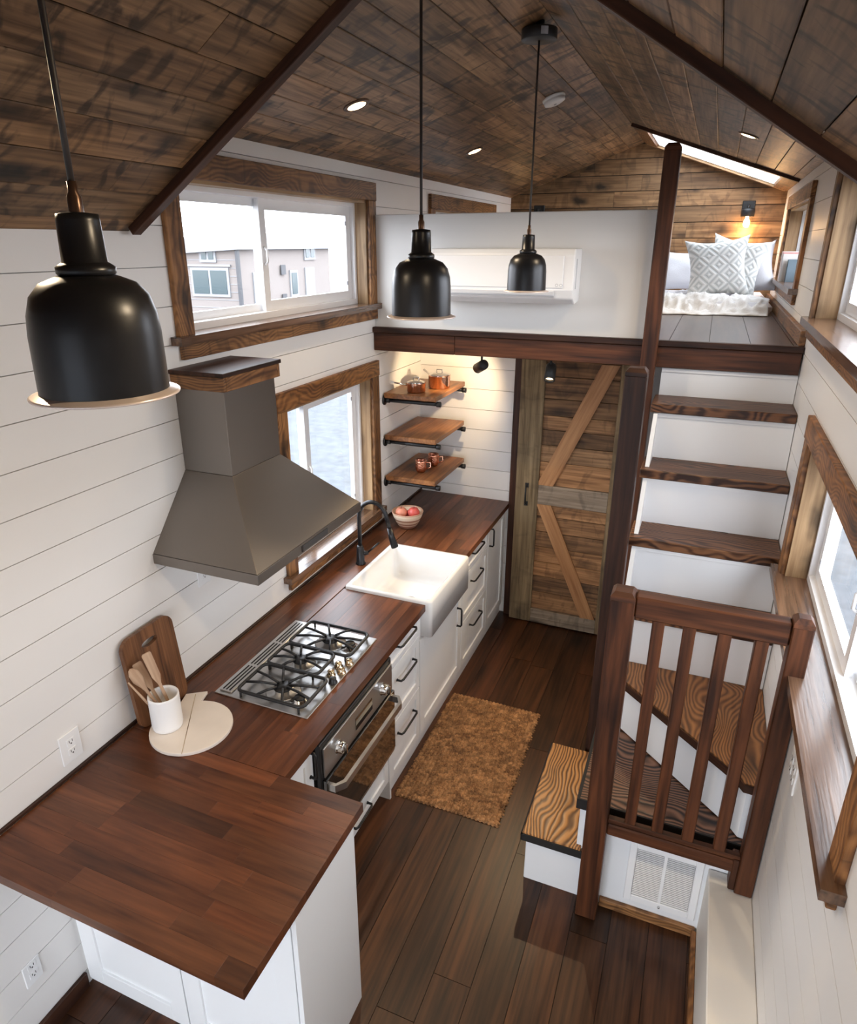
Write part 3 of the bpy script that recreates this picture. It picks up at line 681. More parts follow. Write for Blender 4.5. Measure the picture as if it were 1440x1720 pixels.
staves(pt, rows, 'x', (.28, .62))

# ------------------------------------------------------------------ cabinets
def shaker(parent, name, plane, u0, u1, z0, z1, pos, fr=.055, t=.02, drawer=False):
    """plane 'x': front faces +x at x=pos, u is y.  plane 'y': faces -y at y=pos, u is x"""
    mb = MB()
    def bx(a, b, c, d, p0, p1, ch=.0015):
        if plane == 'x': mb.box((pos - p1, a, c), (pos - p0, b, d), ch=ch)
        else: mb.box((a, pos + p0, c), (b, pos + p1, d), ch=ch)
    bx(u0, u0 + fr, z0, z1, 0, t); bx(u1 - fr, u1, z0, z1, 0, t); bx(u0 + fr, u1 - fr, z0, z0 + fr, 0, t); bx(u0 + fr, u1 - fr, z1 - fr, z1, 0, t)
    bx(u0 + fr - .004, u1 - fr + .004, z0 + fr - .004, z1 - fr + .004, .009, t - .002, 0)
    return mb.build(name, cab_white, parent)
def pull(parent, x, y0, y1, z0, z1):
    """black bar pull on a +x facing front, between two feet"""
    p0 = Vector((x, y0, z0)); p1 = Vector((x, y1, z1)); o_ = Vector((.03, 0, 0)); d = (p1 - p0) * .08
    mb = MB().tube([p0, p0 + o_ * .8, p0 + o_ + d, p1 + o_ - d, p1 + o_ * .8, p1], .006)
    mb.tube([p0, p0 + Vector((.004, 0, 0))], .008).tube([p1, p1 + Vector((.004, 0, 0))], .008)
    return mb.build('handle', black_metal, parent)
FX = .696
def carcass(name, y0, y1, label, x0=.004, z0=0., z1=CB, depth=.675, kick=False, group=None):
    r = empty(name, (.34, (y0 + y1) / 2, 0), label, 'cabinet', group)
    if kick: MB().box((x0, y0 + .002, .10), (depth, y1 - .002, z1)).box((x0, y0 + .002, 0), (depth - .07, y1 - .002, .0995)).build('body', cab_white, r)
    else: B((x0, y0 + .001, z0), (depth, y1 - .001, z1)).build('body', cab_white, r)
    return r
# corner cabinet beside the oven
c = carcass('corner_cabinet', .68, .897, 'narrow white cabinet between the peninsula and the oven', kick=True)
d = shaker(c, 'door', 'x', .70, .893, .34, .885, FX); pull(d, FX, .87, .87, .755, .875)
# cabinet housing the oven with a drawer below
c = carcass('oven_cabinet', .899, 1.592, 'white cabinet housing the wall oven with a low drawer', z1=.36, kick=True)
B((.004, .901, .36), (.10, 1.59, CB - .002)).build('back', cab_white, c)
d = shaker(c, 'drawer', 'x', .905, 1.572, .125, .335, FX, fr=.045); pull(d, FX, 1.17, 1.33, .205, .205)
B((.004, 1.576, 0), (.70, 1.592, CB), ch=.001).build('end_panel', cab_white, c)
def drawers(name, y0, y1, label, group='white three-drawer units'):
    c = carcass(name, y0, y1, label, group=None)
    m = (y0 + y1) / 2
    for (a, b, hz) in ((.765, .886, .865), (.435, .757, .668), (.095, .427, .34)):
        d = shaker(c, 'drawer', 'x', y0 + .003, y1 - .003, a, b, FX, fr=.045 if b - a > .2 else .03); pull(d, FX, m - .05 - .05, m + .10 - .05 + .05, hz, hz)
    return c
drawers('drawer_cabinet', 1.593, 1.99, 'white three-drawer cabinet between the oven and the farmhouse sink')
c = carcass('sink_cabinet', 1.991, 2.689, 'white single-door cabinet under the farmhouse sink', z1=.728)
d = shaker(c, 'door', 'x', 2.00, 2.685, .095, .715, FX, fr=.065); pull(d, FX, 2.60, 2.60, .475, .60)
B((.004, 1.992, .729), (.69, 2.016, CB - .001)).build('side_filler', cab_white, c); B((.004, 2.654, .729), (.69, 2.688, CB - .001)).build('side_filler', cab_white, c)
drawers('drawer_cabinet', 2.69, 3.225, 'white three-drawer cabinet on the far side of the farmhouse sink')
c = carcass('end_cabinet', 3.226, 3.688, 'white one-door cabinet at the far end beside the barn door')
d = shaker(c, 'door', 'x', 3.232, 3.64, .095, .886, FX, fr=.055); pull(d, FX, 3.262, 3.262, .745, .875)
# peninsula base
pc = empty('peninsula_cabinet', (.5, .44, 0), 'white peninsula cabinet with panelled doors under the near worktop', 'cabinet')
B((.001, .285, 0), (1.0, .628, CB), ch=.001).build('body', cab_white, pc)
B((1.0, .262, 0), (1.018, .63, CB), ch=.001).build('end_panel', cab_white, pc)
shaker(pc, 'door', 'y', .022, .508, .05, .885, .264, fr=.075); shaker(pc, 'door', 'y', .513, .995, .05, .885, .264, fr=.075)

# ------------------------------------------------------------------ wall oven
ov = empty('wall_oven', (.7, 1.24, .34), 'built-in steel and black glass oven below the gas hob', 'oven')
B((.12, .915, .365), (.70, 1.565, .880)).build('oven_body', iron, ov)
B((.701, .905, .345), (.722, 1.572, .884), ch=.003).build('front_frame', iron, ov)
B((.7225, .922, .715), (.732, 1.560, .858), ch=.002).build('control_panel', steel, ov)
B((.7225, .915, .372), (.742, 1.565, .708), ch=.002).build('door_glass', oven_glass, ov)
B((.7225, .915, .349), (.738, 1.565, .370), ch=.002).build('bottom_trim', steel, ov)
B((.7322, 1.185, .752), (.7335, 1.345, .812), ch=0).build('display', oven_glass, ov)
for yy in (1.035, 1.452):
    M = Matrix(((0, 0, 1, .732), (1, 0, 0, yy), (0, 1, 0, .787), (0, 0, 0, 1)))
    k = MB().lathe([(.031, 0), (.031, .004), (.026, .006), (.025, .026), (.022, .030), (.0, .030)], n=28, cap0=True, M=M).box((-.004, -.024, .030), (.004, .024, .042), ch=.002, M=M)
    k.build('knob', chrome, ov)
hb = MB()
hb.prism([(.742, .925), (.772, .925), (.802, .965), (.802, 1.515), (.772, 1.555), (.742, 1.555), (.742, 1.54), (.768, 1.54), (.786, 1.51), (.786, .972), (.768, .940), (.742, .940)], .655, .688)
hb.build('door_handle', steel, ov)

# ------------------------------------------------------------------ gas hob
ck = empty('gas_cooktop', (.4, 1.3, CT), 'stainless five-burner gas cooktop with black grates set into the worktop', 'cooktop')
B((.170, .978, CT), (.628, 1.618, CT + .006), ch=.002).build('steel_plate', steel, ck)
mb = MB()
mb.box((.185, .995, CT + .006), (.245, 1.60, CT + .012), ch=.002)
mb.build('vent_strip', steel, ck)
for a, b in ((1.005, 1.19), (1.205, 1.39), (1.405, 1.59)):
    for xx in (.194, .210, .226):
        B((xx, a, CT + .0121), (xx + .007, b, CT + .0128)).build('vent_slot', dark_gap, ck)
def rrect(x0, x1, y0, y1, r, z, n=5):
    out = []
    for cx, cy, a in ((x1 - r, y1 - r, 0), (x0 + r, y1 - r, 90), (x0 + r, y0 + r, 180), (x1 - r, y0 + r, 270)):
        for i in range(n + 1):
            t = math.radians(a + 90 * i / n); out.append((cx + r * math.cos(t), cy + r * math.sin(t), z))
    return out
GZ = CT + .034
def grate(x0, x1, y0, y1, cx, cy, fing):
    mb = MB().tube(rrect(x0, x1, y0, y1,   .028, GZ), .0075, 8, closed=True)
    for (ax, ay) in ((x0 + .02, y0), (x1 - .02, y0), (x0 + .02, y1), (x1 - .02, y1)): mb.tube([(ax, ay, CT + .004), (ax, ay, GZ)], .005, 6)
    for (ex_, ey_) in fing:
        dx, dy = cx - ex_, cy - ey_; l = math.hypot(dx, dy); k = max(.0, (l - .028) / l)
        mb.tube([(ex_, ey_, GZ), (ex_ + dx * k * .5, ey_ + dy * k * .5, GZ + .006), (ex_ + dx * k, ey_ + dy * k, GZ + .003)], .006, 6)
    return mb.build('grate', iron, ck)
def fing(x0, x1, y0, y1): return [(x0, y0 * .7 + y1 * .3), (x0, y0 * .3 + y1 * .7), (x1, y0 * .7 + y1 * .3), (x1, y0 * .3 + y1 * .7), (x0 * .7 + x1 * .3, y0), (x0 * .3 + x1 * .7, y0), (x0 * .7 + x1 * .3, y1), (x0 * .3 + x1 * .7, y1)]
for (x0, x1, y0, y1, cx, cy) in ((.275, .598, .995, 1.205, .44, 1.095), (.275, .535, 1.212, 1.385, .40, 1.298), (.275, .598, 1.392, 1.600, .44, 1.50)):
    grate(x0, x1, y0, y1, cx, cy, fing(x0, x1, y0, y1))
for (bx_, by_, r) in ((.44, 1.095, .040), (.40, 1.298, .036), (.44, 1.50, .040), (.545, 1.06, .024), (.545, 1.50, .024)):
    bn = MB().lathe([(r * 1.9, .0), (r * 1.75, .004), (r * 1.15, .005), (r * 1.0, .016), (.0, .016)], (bx_, by_, CT + .006), 28, cap0=True).build('burner', chrome if r < .03 else steel, ck)
    MB().lathe([(r * .95, 0), (r, .003), (r * .9, .010), (0, .011)], (bx_, by_, CT + .0225), 28, cap0=True).build('burner_cap', iron, bn)
for i, (kx, ky) in enumerate(((.606, 1.228), (.572, 1.272), (.606, 1.305), (.572, 1.340), (.606, 1.378))):
    MB().lathe([(.020, 0), (.020, .004), (.014, .006), (.0155, .022), (.012, .026), (0, .026)], (kx, ky, CT + .006), 24, cap0=True).build('knob', iron if i == 0 else brass, ck)

# ------------------------------------------------------------------ farmhouse sink
sk_ = empty('farmhouse_sink', (.5, 2.33, .73), 'white fireclay apron-front sink set into the worktop', 'sink')
xs0, xs1, ys0, ys1 = .232, .752, 2.019, 2.649
def rr(ins, r, z, dx=0): return rrect(xs0 + ins, xs1 - ins, ys0 + ins, ys1 - ins, r, z, 6)
rs = [rr(0, .02, .735), rr(0, .02, .940), rr(.004, .018, .947), rr(.022, .016, .948), rr(.030, .026, .942), rr(.042, .03, .80), rr(.055, .035, .765), rr(.09, .04, .757), rr(.20, .03, .752)]
MB().rings(rs, True, True).build('basin', ceramic, sk_)
MB().lathe([(.042, 0), (.040, .003), (.030, .004), (.026, -.002), (0, -.002)], (.49, 2.33, .7525), 28, cap0=True).build('drain', chrome, sk_)

# faucet
fa = empty('kitchen_faucet', (.172, 2.335, CT), 'tall dark gooseneck faucet standing behind the white sink', 'faucet')
MB().lathe([(.030, 0), (.030, .006), (.024, .012), (.022, .10), (.019, .115), (.0145, .12)], (.172, 2.335, CT), 28, cap0=True, cap1=True).build('base', black_metal, fa)
pts = [(.172, 2.335, CT + .11), (.172, 2.335, CT + .30)]
for i in range(1, 13):
    t = PI - PI * .93 * i / 12; pts.append((.262 + .09 * math.cos(t), 2.335, CT + .30 + .105 * math.sin(t)))
pts.append((.368, 2.335, CT + .255))
MB().tube(pts, .0125, 14).build('spout', black_metal, fa)
MB().tube([(.366, 2.335, CT + .262), (.378, 2.335, CT + .21), (.398, 2.335, CT + .150), (.400, 2.335, CT + .145)], [.014, .018, .022, .020], 16).build('spray_head', black_metal, fa)
MB().tube([(.172, 2.335, CT + .065), (.20, 2.35, CT + .068), (.215, 2.356, CT + .07)], [.014, .013, .011], 12).tube([(.212, 2.355, CT + .072), (.275, 2.385, CT + .135)], [.006, .0045], 8).build('lever', black_metal, fa)

# ------------------------------------------------------------------ range hood
rh = empty('range_hood', (.2, 1.35, 1.535), 'brushed steel chimney range hood with stained wood cap over the cooktop', 'hood')
hx, hy0, hy1, hz = .495, .925, 1.752, 1.532
mb = MB()
rs = [[(0, hy0, hz), (hx, hy0, hz), (hx, hy1, hz), (0, hy1, hz)], [(0, hy0, hz + .042), (hx, hy0, hz + .042), (hx, hy1, hz + .042), (0, hy1, hz + .042)]]
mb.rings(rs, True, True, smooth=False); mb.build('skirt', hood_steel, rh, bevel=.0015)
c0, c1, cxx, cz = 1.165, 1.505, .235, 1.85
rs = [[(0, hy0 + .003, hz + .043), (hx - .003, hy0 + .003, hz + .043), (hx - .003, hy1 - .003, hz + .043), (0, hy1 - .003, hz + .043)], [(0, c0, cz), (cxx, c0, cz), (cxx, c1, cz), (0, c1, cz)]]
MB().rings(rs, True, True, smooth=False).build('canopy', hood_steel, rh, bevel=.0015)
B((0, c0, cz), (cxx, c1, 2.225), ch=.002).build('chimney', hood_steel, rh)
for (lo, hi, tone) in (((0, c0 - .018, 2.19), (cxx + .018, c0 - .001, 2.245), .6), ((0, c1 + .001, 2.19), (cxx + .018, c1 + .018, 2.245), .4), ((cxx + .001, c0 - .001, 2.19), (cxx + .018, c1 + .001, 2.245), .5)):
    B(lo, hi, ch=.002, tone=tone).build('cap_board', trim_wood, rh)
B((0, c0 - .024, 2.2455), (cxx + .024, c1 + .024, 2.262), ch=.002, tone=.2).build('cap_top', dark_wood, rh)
B((hx, 1.225, hz + .008), (hx + .002, 1.435, hz + .034)).build('control_panel', oven_glass, rh)

# ------------------------------------------------------------------ outlets
def outlet(name, x, y, z, side, label, w_=.075, h_=.12, gang=1, dark=False):
    s = 1 if side < 0 else -1
    r = empty(name, (x, y, z), label, 'outlet')
    B((x, y - w_ / 2, z), (x + s * .006, y + w_ / 2, z + h_), ch=.002).build('wall_plate', plastic_white, r)
    for g in range(gang):
        yc = y + (g - (gang - 1) / 2) * .05
        for zz in (.028, .068):
            so = B((x + s * .006, yc - .016, z + zz), (x + s * .0085, yc + .016, z + zz + .027), ch=.001).build('socket', plastic_white, r)
            for dy in (-.007, .006): B((x + s * .0085, yc + dy, z + zz + .011), (x + s * .009, yc + dy + .002, z + zz + .021)).build('slot', dark_gap, so)
            B((x + s * .0085, yc - .002, z + zz + .004), (x + s * .009, yc + .003, z + zz + .009)).build('slot', dark_gap, so)
    return r
outlet('wall_outlet', 0., .413, .982, -1, 'white double outlet on the shiplap above the peninsula worktop', w_=.085)
outlet('wall_outlet', 0., .085, .262, -1, 'white outlet low on the left wall under the peninsula overhang', w_=.065, h_=.1)
outlet('wall_outlet', 0., 1.19, 1.315, -1, 'white outlet half hidden just below the range hood', w_=.08, h_=.12)
outlet('wall_outlet', W, 1.155, 1.07, 1, 'white switch plate on the right wall beside the short railing post', w_=.12, h_=.11, gang=2)

# ------------------------------------------------------------------ pipe shelves
def shelf(zt, y0, y1, xw, label):
    s = empty('pipe_shelf', (xw / 2, (y0 + y1) / 2, zt), label, 'shelf', None)
    B((.012, y0, zt - .034), (xw, y1, zt), ch=.004, tone=.6).build('board', shelf_wood, s)
    for yy in (y0 + .03, y1 - .04):
        mb = MB().tube([(.004, yy, zt - .052), (xw + .018, yy, zt - .052)], .013, 12).tube([(.0, yy, zt - .052), (.008, yy, zt - .052)], .034, 16).tube([(xw - .004, yy, zt - .052), (xw + .022, yy, zt - .052)], .018, 12)
        mb.tube([(.010, yy, zt - .052), (.04, yy, zt - .052)], .018, 12)
        mb.build('pipe_bracket', iron, s)
    return s
shelf(1.812, 3.035, 3.60, .375, 'top wooden pipe shelf holding the copper pots')
shelf(1.532, 3.035, 3.60, .375, 'empty middle wooden shelf on black iron pipes')
shelf(1.248, 3.035, 3.62, .375, 'lowest wooden pipe shelf holding two copper mugs')
def pot(name, x, y, z, r, h, label, lid=True, handle_dir=-2.4, hl=.13, m=copper):
    p = empty(name, (x, y, z), label, 'pot')
    MB().lathe([(r * .93, 0), (r, .006), (r, h - .004), (r * 1.04, h), (r * .96, h + .001), (r * .95, h - .004), (r * .94, .004), (0, .004)], (x, y, z + .0005), 32, cap0=True).build('body', m, p)
    if lid:
        MB().lathe([(r * 1.0, h + .002), (r * .98, h + .006), (r * .5, h + .016), (0, h + .019)], (x, y, z), 32, cap0=True).build('lid', chrome if lid == 1 else m, p)
        MB().tube([(x - .02, y, z + h + .016), (x - .018, y, z + h + .036), (x + .018, y, z + h + .036), (x + .02, y, z + h + .016)], .004, 8).build('lid_handle', chrome, p)
    if hl:
        c_, s_ = math.cos(handle_dir), math.sin(handle_dir)
        MB().tube([(x + c_ * r, y + s_ * r, z + h * .75), (x + c_ * (r + .02), y + s_ * (r + .02), z + h * .82), (x + c_ * (r + hl), y + s_ * (r + hl), z + h * 1.15)], [.006, .005, .007], 8).build('handle', chrome, p)
    return p
pot('copper_saucepan', .285, 3.33, 1.812, .072, .085, 'lidded copper saucepan at the right of the top shelf', handle_dir=2.6, hl=.10)
pot('copper_pan', .195, 3.145, 1.812, .060, .060, 'smaller polished copper pan nearer the front of the top shelf', lid=1, handle_dir=-2.7, hl=.11)
def mug(x, y, z, label, r=.038, h=.085):
    p = empty('copper_mug', (x, y, z), label, 'mug', 'hammered copper mugs on the lowest shelf')
    MB().lathe([(r * .72, 0), (r * .92, .012), (r * 1.04, h * .45), (r * .95, h * .85), (r, h), (r * .93, h), (r * .88, h * .8), (r * .8, .008), (0, .006)], (x, y, z + .0005), 28, cap0=True).build('body', hammered, p)
    MB().tube([(x + r * .9, y + .01, z + h * .8), (x + r * 1.6, y + .02, z + h * .78), (x + r * 1.7, y + .02, z + h * .4), (x + r * .95, y + .01, z + h * .25)], .004, 8).build('handle', copper, p)
    return p
mug(.205, 3.20, 1.248, 'hammered copper mug nearer the window on the lowest shelf'); mug(.232, 3.365, 1.248, 'hammered copper mug farther from the window on the lowest shelf')

# ------------------------------------------------------------------ countertop things
# leaning cutting board with a handle slot
cb = MB(); HH, WW = .385, .262
def cb_outline():
    pts = []
    for (cx, cy, a, r) in ((WW / 2 - .045, HH - .045, 0, .045), (-WW / 2 + .045, HH - .045, 90, .045), (-WW / 2 + .035, .035, 180, .035), (WW / 2 - .035, .035, 270, .035)):
        for i in range(7):
            t = math.radians(a + 15 * i); pts.append((cx + r * math.cos(t) , cy + r * math.sin(t)))
    return [(x * (1 + .06 * math.sin(PI * y / HH)), y) for x, y in pts]
outl = cb_outline(); n = len(outl); t_ = .018
slot = [(.042 * math.cos(2 * PI * i / n + .25 * PI / n) * 1.0, HH - .062 + .015 * math.sin(2 * PI * i / n)) for i in range(n)]
vs = []; fs = []
for (ring, z) in ((outl, 0), (outl, t_), (slot, t_), (slot, 0)): vs += [(x, y, z) for x, y in ring]
for k in range(4):
    for i in range(n):
        a, b = k * n + i, k * n + (i + 1) % n; c_, d_ = ((k + 1) % 4) * n + (i + 1) % n, ((k + 1) % 4) * n + i; fs.append((a, b, c_, d_))
cb.add(vs, fs, gc=[(y * 1.0 + 5, x * 1.6, 0) for x, y, z in vs])
Mc = Matrix(((0, -math.sin(.10), math.cos(.10), .052), (1, 0, 0, .805), (0, math.cos(.10), math.sin(.10), CT + .001), (0, 0, 0, 1)))
cb2 = MB(); cb2.v = [Mc @ p for p in cb.v]; cb2.f = cb.f; cb2.g = cb.g; cb2.t = cb.t; cb2.sm = cb.sm
cb2.v = [Vector((max(p.x, .003), p.y, p.z)) for p in cb2.v]
tag(cb2.build('cutting_board', board_wood, None), 'brown acacia cutting board with slot handle leaning on the left wall', 'cutting board')
# round two-tone serving board lying on the worktop
rb = empty('serving_board', (.235, .765, CT), 'round cream stone serving board with square tab, under the crock', 'serving board')
import math as _m
def round_board():
    pts = []; cx, cy, r = .236, .758, .158
    for i in range(49):
        a = math.radians(148 + 328 * i / 48); pts.append((cx + r * math.cos(a), cy + r * math.sin(a)))
    pts = [p for p in pts]
    pts += [(.147, .955), (.085, .915)][0:2]
    return pts
poly = round_board()
# order: arc ends near 116 deg, tab corners close it
arc = poly[:-2]; tab = [(.150, .962), (.078, .912)]
MB().prism(arc + tab, CT + .001, CT + .015).build('board', stone, rb, bevel=.002)
M = smat((.118, .925, CT), (.31, .615, CT)); B((.0, -.0012, .0152), (.365, .0012, .0157), M=M).build('inlay_line', brass, rb)
# utensil crock
cx, cy, cz = .152, .722, CT + .0155
cr_ = empty('utensil_crock', (cx, cy, cz), 'ribbed white ceramic crock standing on the round board', 'crock')
prof = [(.050, 0), (.056, .005)]
for i in range(24): prof.append((.0575 + (.0012 if i % 2 else -.0004), .012 + i * .0055))
prof += [(.058, .148), (.056, .151), (.052, .149), (.050, .140), (.048, .012), (0, .010)]
MB().lathe(prof, (cx, cy, cz), 40, cap0=True).build('pot', crock_white, cr_)
def utensil(name, tip, base, label, flat, cat):
    M = smat(base, tip, (1, -.6, .3)); ln = (Vector(tip) - Vector(base)).length
    mb = MB()
    if flat == 's':   # spatula blade
        pr = [(0, -.005), (ln * .55, -.006), (ln * .66, -.016), (ln * .98, -.018), (ln, -.014), (ln, .014), (ln * .98, .018), (ln * .66, .016), (ln * .55, .006), (0, .005)]
        mb.prism(pr, -.0025, .0025, M=M)
    elif flat == 'p': # spoon
        rs = []
        for u, a, b in ((0, .005, .005), (.6, .006, .005), (.68, .010, .005), (.8, .021, .006), (.92, .020, .006), (.985, .010, .004), (1, .002, .002)):
            rs.append([(ln * u, a * math.cos(t), b * math.sin(t)) for t in [2 * PI * i / 12 for i in range(12)]])
        mb.rings(rs, M=M)
    else:
        mb.tube([(0, 0, 0), (ln * .6, 0, 0), (ln, 0, 0)], [.005, .005, .003], 8, M=M)
    return tag(mb.build(name, spoon_wood, None), label, cat, None)
bz = cz + .02
utensil('wooden_spatula', (.098, .722, bz + .300), (.170, .750, bz), 'slotted pale wooden spatula, tallest utensil in the white crock', 's', 'utensil')
utensil('wooden_spoon', (.074, .660, bz + .262), (.160, .728, bz), 'pale wooden spoon, middle utensil in the white crock', 'p', 'utensil')
utensil('wooden_turner', (.066, .700, bz + .262), (.146, .742, bz), 'narrow wooden turner behind the spoon in the white crock', 's', 'utensil')
utensil('wooden_stick', (.076, .640, bz + .215), (.146, .716, bz + .002), 'thin pointed wooden stick leaning lowest out of the white crock', 't', 'utensil')
# fruit bowl with apples
bo = empty('fruit_bowl', (.205, 2.965, CT), 'striped beige pottery bowl of fruit at the back of the worktop', 'bowl')
MB().lathe([(.050, 0), (.056, .004), (.076, .035), (.098, .085), (.106, .112), (.104, .116), (.100, .112), (.090, .080), (.066, .035), (.04, .012), (0, .010)], (.205, 2.965, CT + .0005), 40, cap0=True).build('bowl_body', pottery, bo, org=(.205, 2.965, CT))
def apple(x, y, z, r, m, label):
    a = empty('apple', (x, y, z - r), label, 'apple', 'apples in the striped bowl')
    pr = []
    for i in range(17):
        t = PI * i / 16; rr_ = r * math.sin(t) * (1 + .06 * math.cos(t)); zz = -r * .92 * math.cos(t) + (-.22 * r * math.exp(-((PI - t) / .35) ** 2)) + (.12 * r * math.exp(-(t / .3) ** 2)); pr.append((max(rr_, .0004), zz))
    MB().lathe(pr, (x, y, z), 24, cap0=True, cap1=True).build('flesh', m, a)
    MB().tube([(x, y, z + r * .7), (x + .003, y + .002, z + r * 1.05)], .0015, 6).build('stem', dark_wood, a)
apple(.165, 2.95, CT + .104, .040, apple_pink, 'orange-pink apple, left one in the striped bowl')
apple(.245, 2.975, CT + .106, .040, apple_red, 'red apple, right one in the striped bowl')
apple(.205, 3.005, CT + .075, .034, apple_red, 'half hidden apple beneath the other two in the striped bowl')

# ------------------------------------------------------------------ rug
def rug():
    x0, x1, y0, y1 = .704, 1.272, 1.612, 2.548; nx, ny = 96, 210; vs = []; fs = []
    tn = []; rr2 = random.Random(3); yarn = {}
    for j in range(ny + 1):
        for i in range(nx + 1):
            u, v = i / nx, j / ny
            ex_ = (.005 * math.sin(j * 1.3) + .004 * math.sin(j * .37)) * (1 if i in (0, nx) else 0); ey_ = (.004 * math.sin(i * 1.7)) * (1 if j in (0, ny) else 0)
            br = i // 4; seg = (j + (0 if br % 2 else 2)) / 4.; k = (br, int(seg)); fr_ = seg - int(seg)
            if k not in yarn: yarn[k] = rr2.random()
            h = .004 + .010 * math.sin(PI * (i % 4) / 4) * (.35 + .65 * math.sin(PI * fr_)) + .0015 * yarn[k]
            if i in (0, nx) or j in (0, ny): h = .002
            vs.append((x0 + (x1 - x0) * u + ex_ + .004 * math.sin(v * 5), y0 + (y1 - y0) * v + ey_ + .006 * math.sin(u * 3.), h)); tn.append(yarn[k])
    for j in range(ny):
        for i in range(nx):
            a = j * (nx + 1) + i; fs.append((a, a + 1, a + nx + 2, a + nx + 1))
    return MB().add(vs, fs, smooth=False, tone=tn)
tag(rug().build('jute_rug', jute, None), 'rectangular braided jute rug on the dark floor before the drawers', 'rug')

# ------------------------------------------------------------------ air conditioner
ac = empty('air_conditioner', (.84, 2.86, 2.41), 'white wall-mounted split air conditioner on the loft half wall', 'air conditioner')
ax0, ax1, ay0, ay1, az0, az1 = .44, 1.232, 2.765, 2.953, 2.412, 2.690
pf = [(ay1, az0 + .01), (ay0 + .07, az0), (ay0 + .018, az0 + .03), (ay0, az0 + .075), (ay0, az1 - .03), (ay0 + .02, az1), (ay1, az1)]
MB().prism(pf, ax0, ax1, M=Matrix(((0, 0, 1, 0), (1, 0, 0, 0), (0, 1, 0, 0), (0, 0, 0, 1)))).build('housing', plastic_white, ac, bevel=.008)
B((ax0 + .02, ay0 - .006, az0 + .085), (ax1 - .055, ay0 - .0005, az1 - .032), ch=.003).build('front_panel', plastic_white, ac)
vp = smat((ax0 + .03, ay0 + .004, az0 + .064), (ax1 - .10, ay0 + .004, az0 + .064), (0, -.55, 1)); B((0, -.008, -.012), (ax1 - ax0 - .13, -.002, .012), ch=.002, M=vp).build('louvre', plastic_white, ac)
B((ax0 + .03, ay0 + .010, az0 + .034), (ax1 - .10, ay0 + .022, az0 + .046)).build('outlet_gap', plastic_grey, ac)
B((ax1 - .0005, ay0 + .05, az0 + .08), (ax1 + .0015, ay0 + .058, az1 - .05)).build('side_slot', plastic_grey, ac)
for k in range(2): MB().tube([Vector((ax1 - .085 + .022 * k, ay0 - .0065, az0 + .10)) + Vector((.007 * math.cos(t), 0, .007 * math.sin(t))) for t in [2 * PI * i / 12 for i in range(12)]], .0008, 5, closed=True).build('logo_ring', plastic_grey, ac)

# ------------------------------------------------------------------ pendant lights
PX = 1.134
def pendant():
    x, y = PX, .956; zt = RZ + (PZ - RZ) * (RX - x) / RX
    p = empty('pendant_light', (x, y, 2.512), 'black dome pendant light hanging in the middle of the row of three', 'lamp', 'black dome pendants over the kitchen')
    sh = [(.0845, 2.520), (.0845, 2.532), (.0835, 2.600), (.081, 2.625), (.074, 2.648), (.060, 2.664), (.040, 2.672), (.034, 2.674)]
    MB().lathe(sh + [(r - .002, z - .002) for r, z in reversed(sh)], (x, y, 0), 48).build('shade', black_metal, p)
    MB().lathe([(.0835, 2.520), (.096, 2.5145), (.0985, 2.5155), (.0985, 2.518), (.096, 2.519), (.0850, 2.5225)], (x, y, 0), 48).build('rim', lip_mat, p)
    MB().lathe([(.033, 2.672), (.037, 2.676), (.037, 2.684), (.031, 2.688), (.028, 2.690), (.0265, 2.740), (.0255, 2.748), (.010, 2.750)], (x, y, 0), 32, cap0=True, cap1=True).build('socket', black_metal, p)
    MB().lathe([(.009, 2.750), (.009, 2.768), (.006, 2.774), (.006, 2.786)], (x, y, 0), 16, cap1=True).build('cord_grip', rose, p)
    MB().tube([(x, y, 2.78), (x, y, 2.9), (x, y, 3.1), (x, y, 3.3), (x, y, zt - .055)], .0042, 8).build('cord', cord_mat, p)
    MB().lathe([(.068, zt - .062), (.070, zt - .060), (.070, zt - .026), (.068, zt - .024), (.02, zt - .022), (.018, zt + .004)], (x, y, 0), 40, cap0=True, cap1=True).build('canopy', iron, p)
    MB().lathe([(.001, 2.555), (.022, 2.56), (.030, 2.58), (.026, 2.61), (.014, 2.64), (.013, 2.668)], (x, y, 0), 20, cap0=True).build('bulb', bulb_off, p)
    return p
p0 = pendant()
p1 = copy_tree(p0, (PX, -.204, 2.512)); p1['label'] = 'nearest and largest-looking black dome pendant at the left, before the steep ceiling'
p2 = copy_tree(p0, (PX, 2.172, 2.512)); p2['label'] = 'farthest black dome pendant hanging before the air conditioner'
zt = RZ + (PZ - RZ) * (RX - PX) / RX
MB().rings([[(PX + .0712 * math.cos(t), 2.172 + .0712 * math.sin(t), zt - zo) for t in (-1.25, -1.05, -.85)] + [(PX + .069 * math.cos(t), 2.172 + .069 * math.sin(t), zt - zo) for t in (-.85, -1.05, -1.25)] for zo in (.056, .030)], smooth=False).build('sticker', plastic_grey, p2)

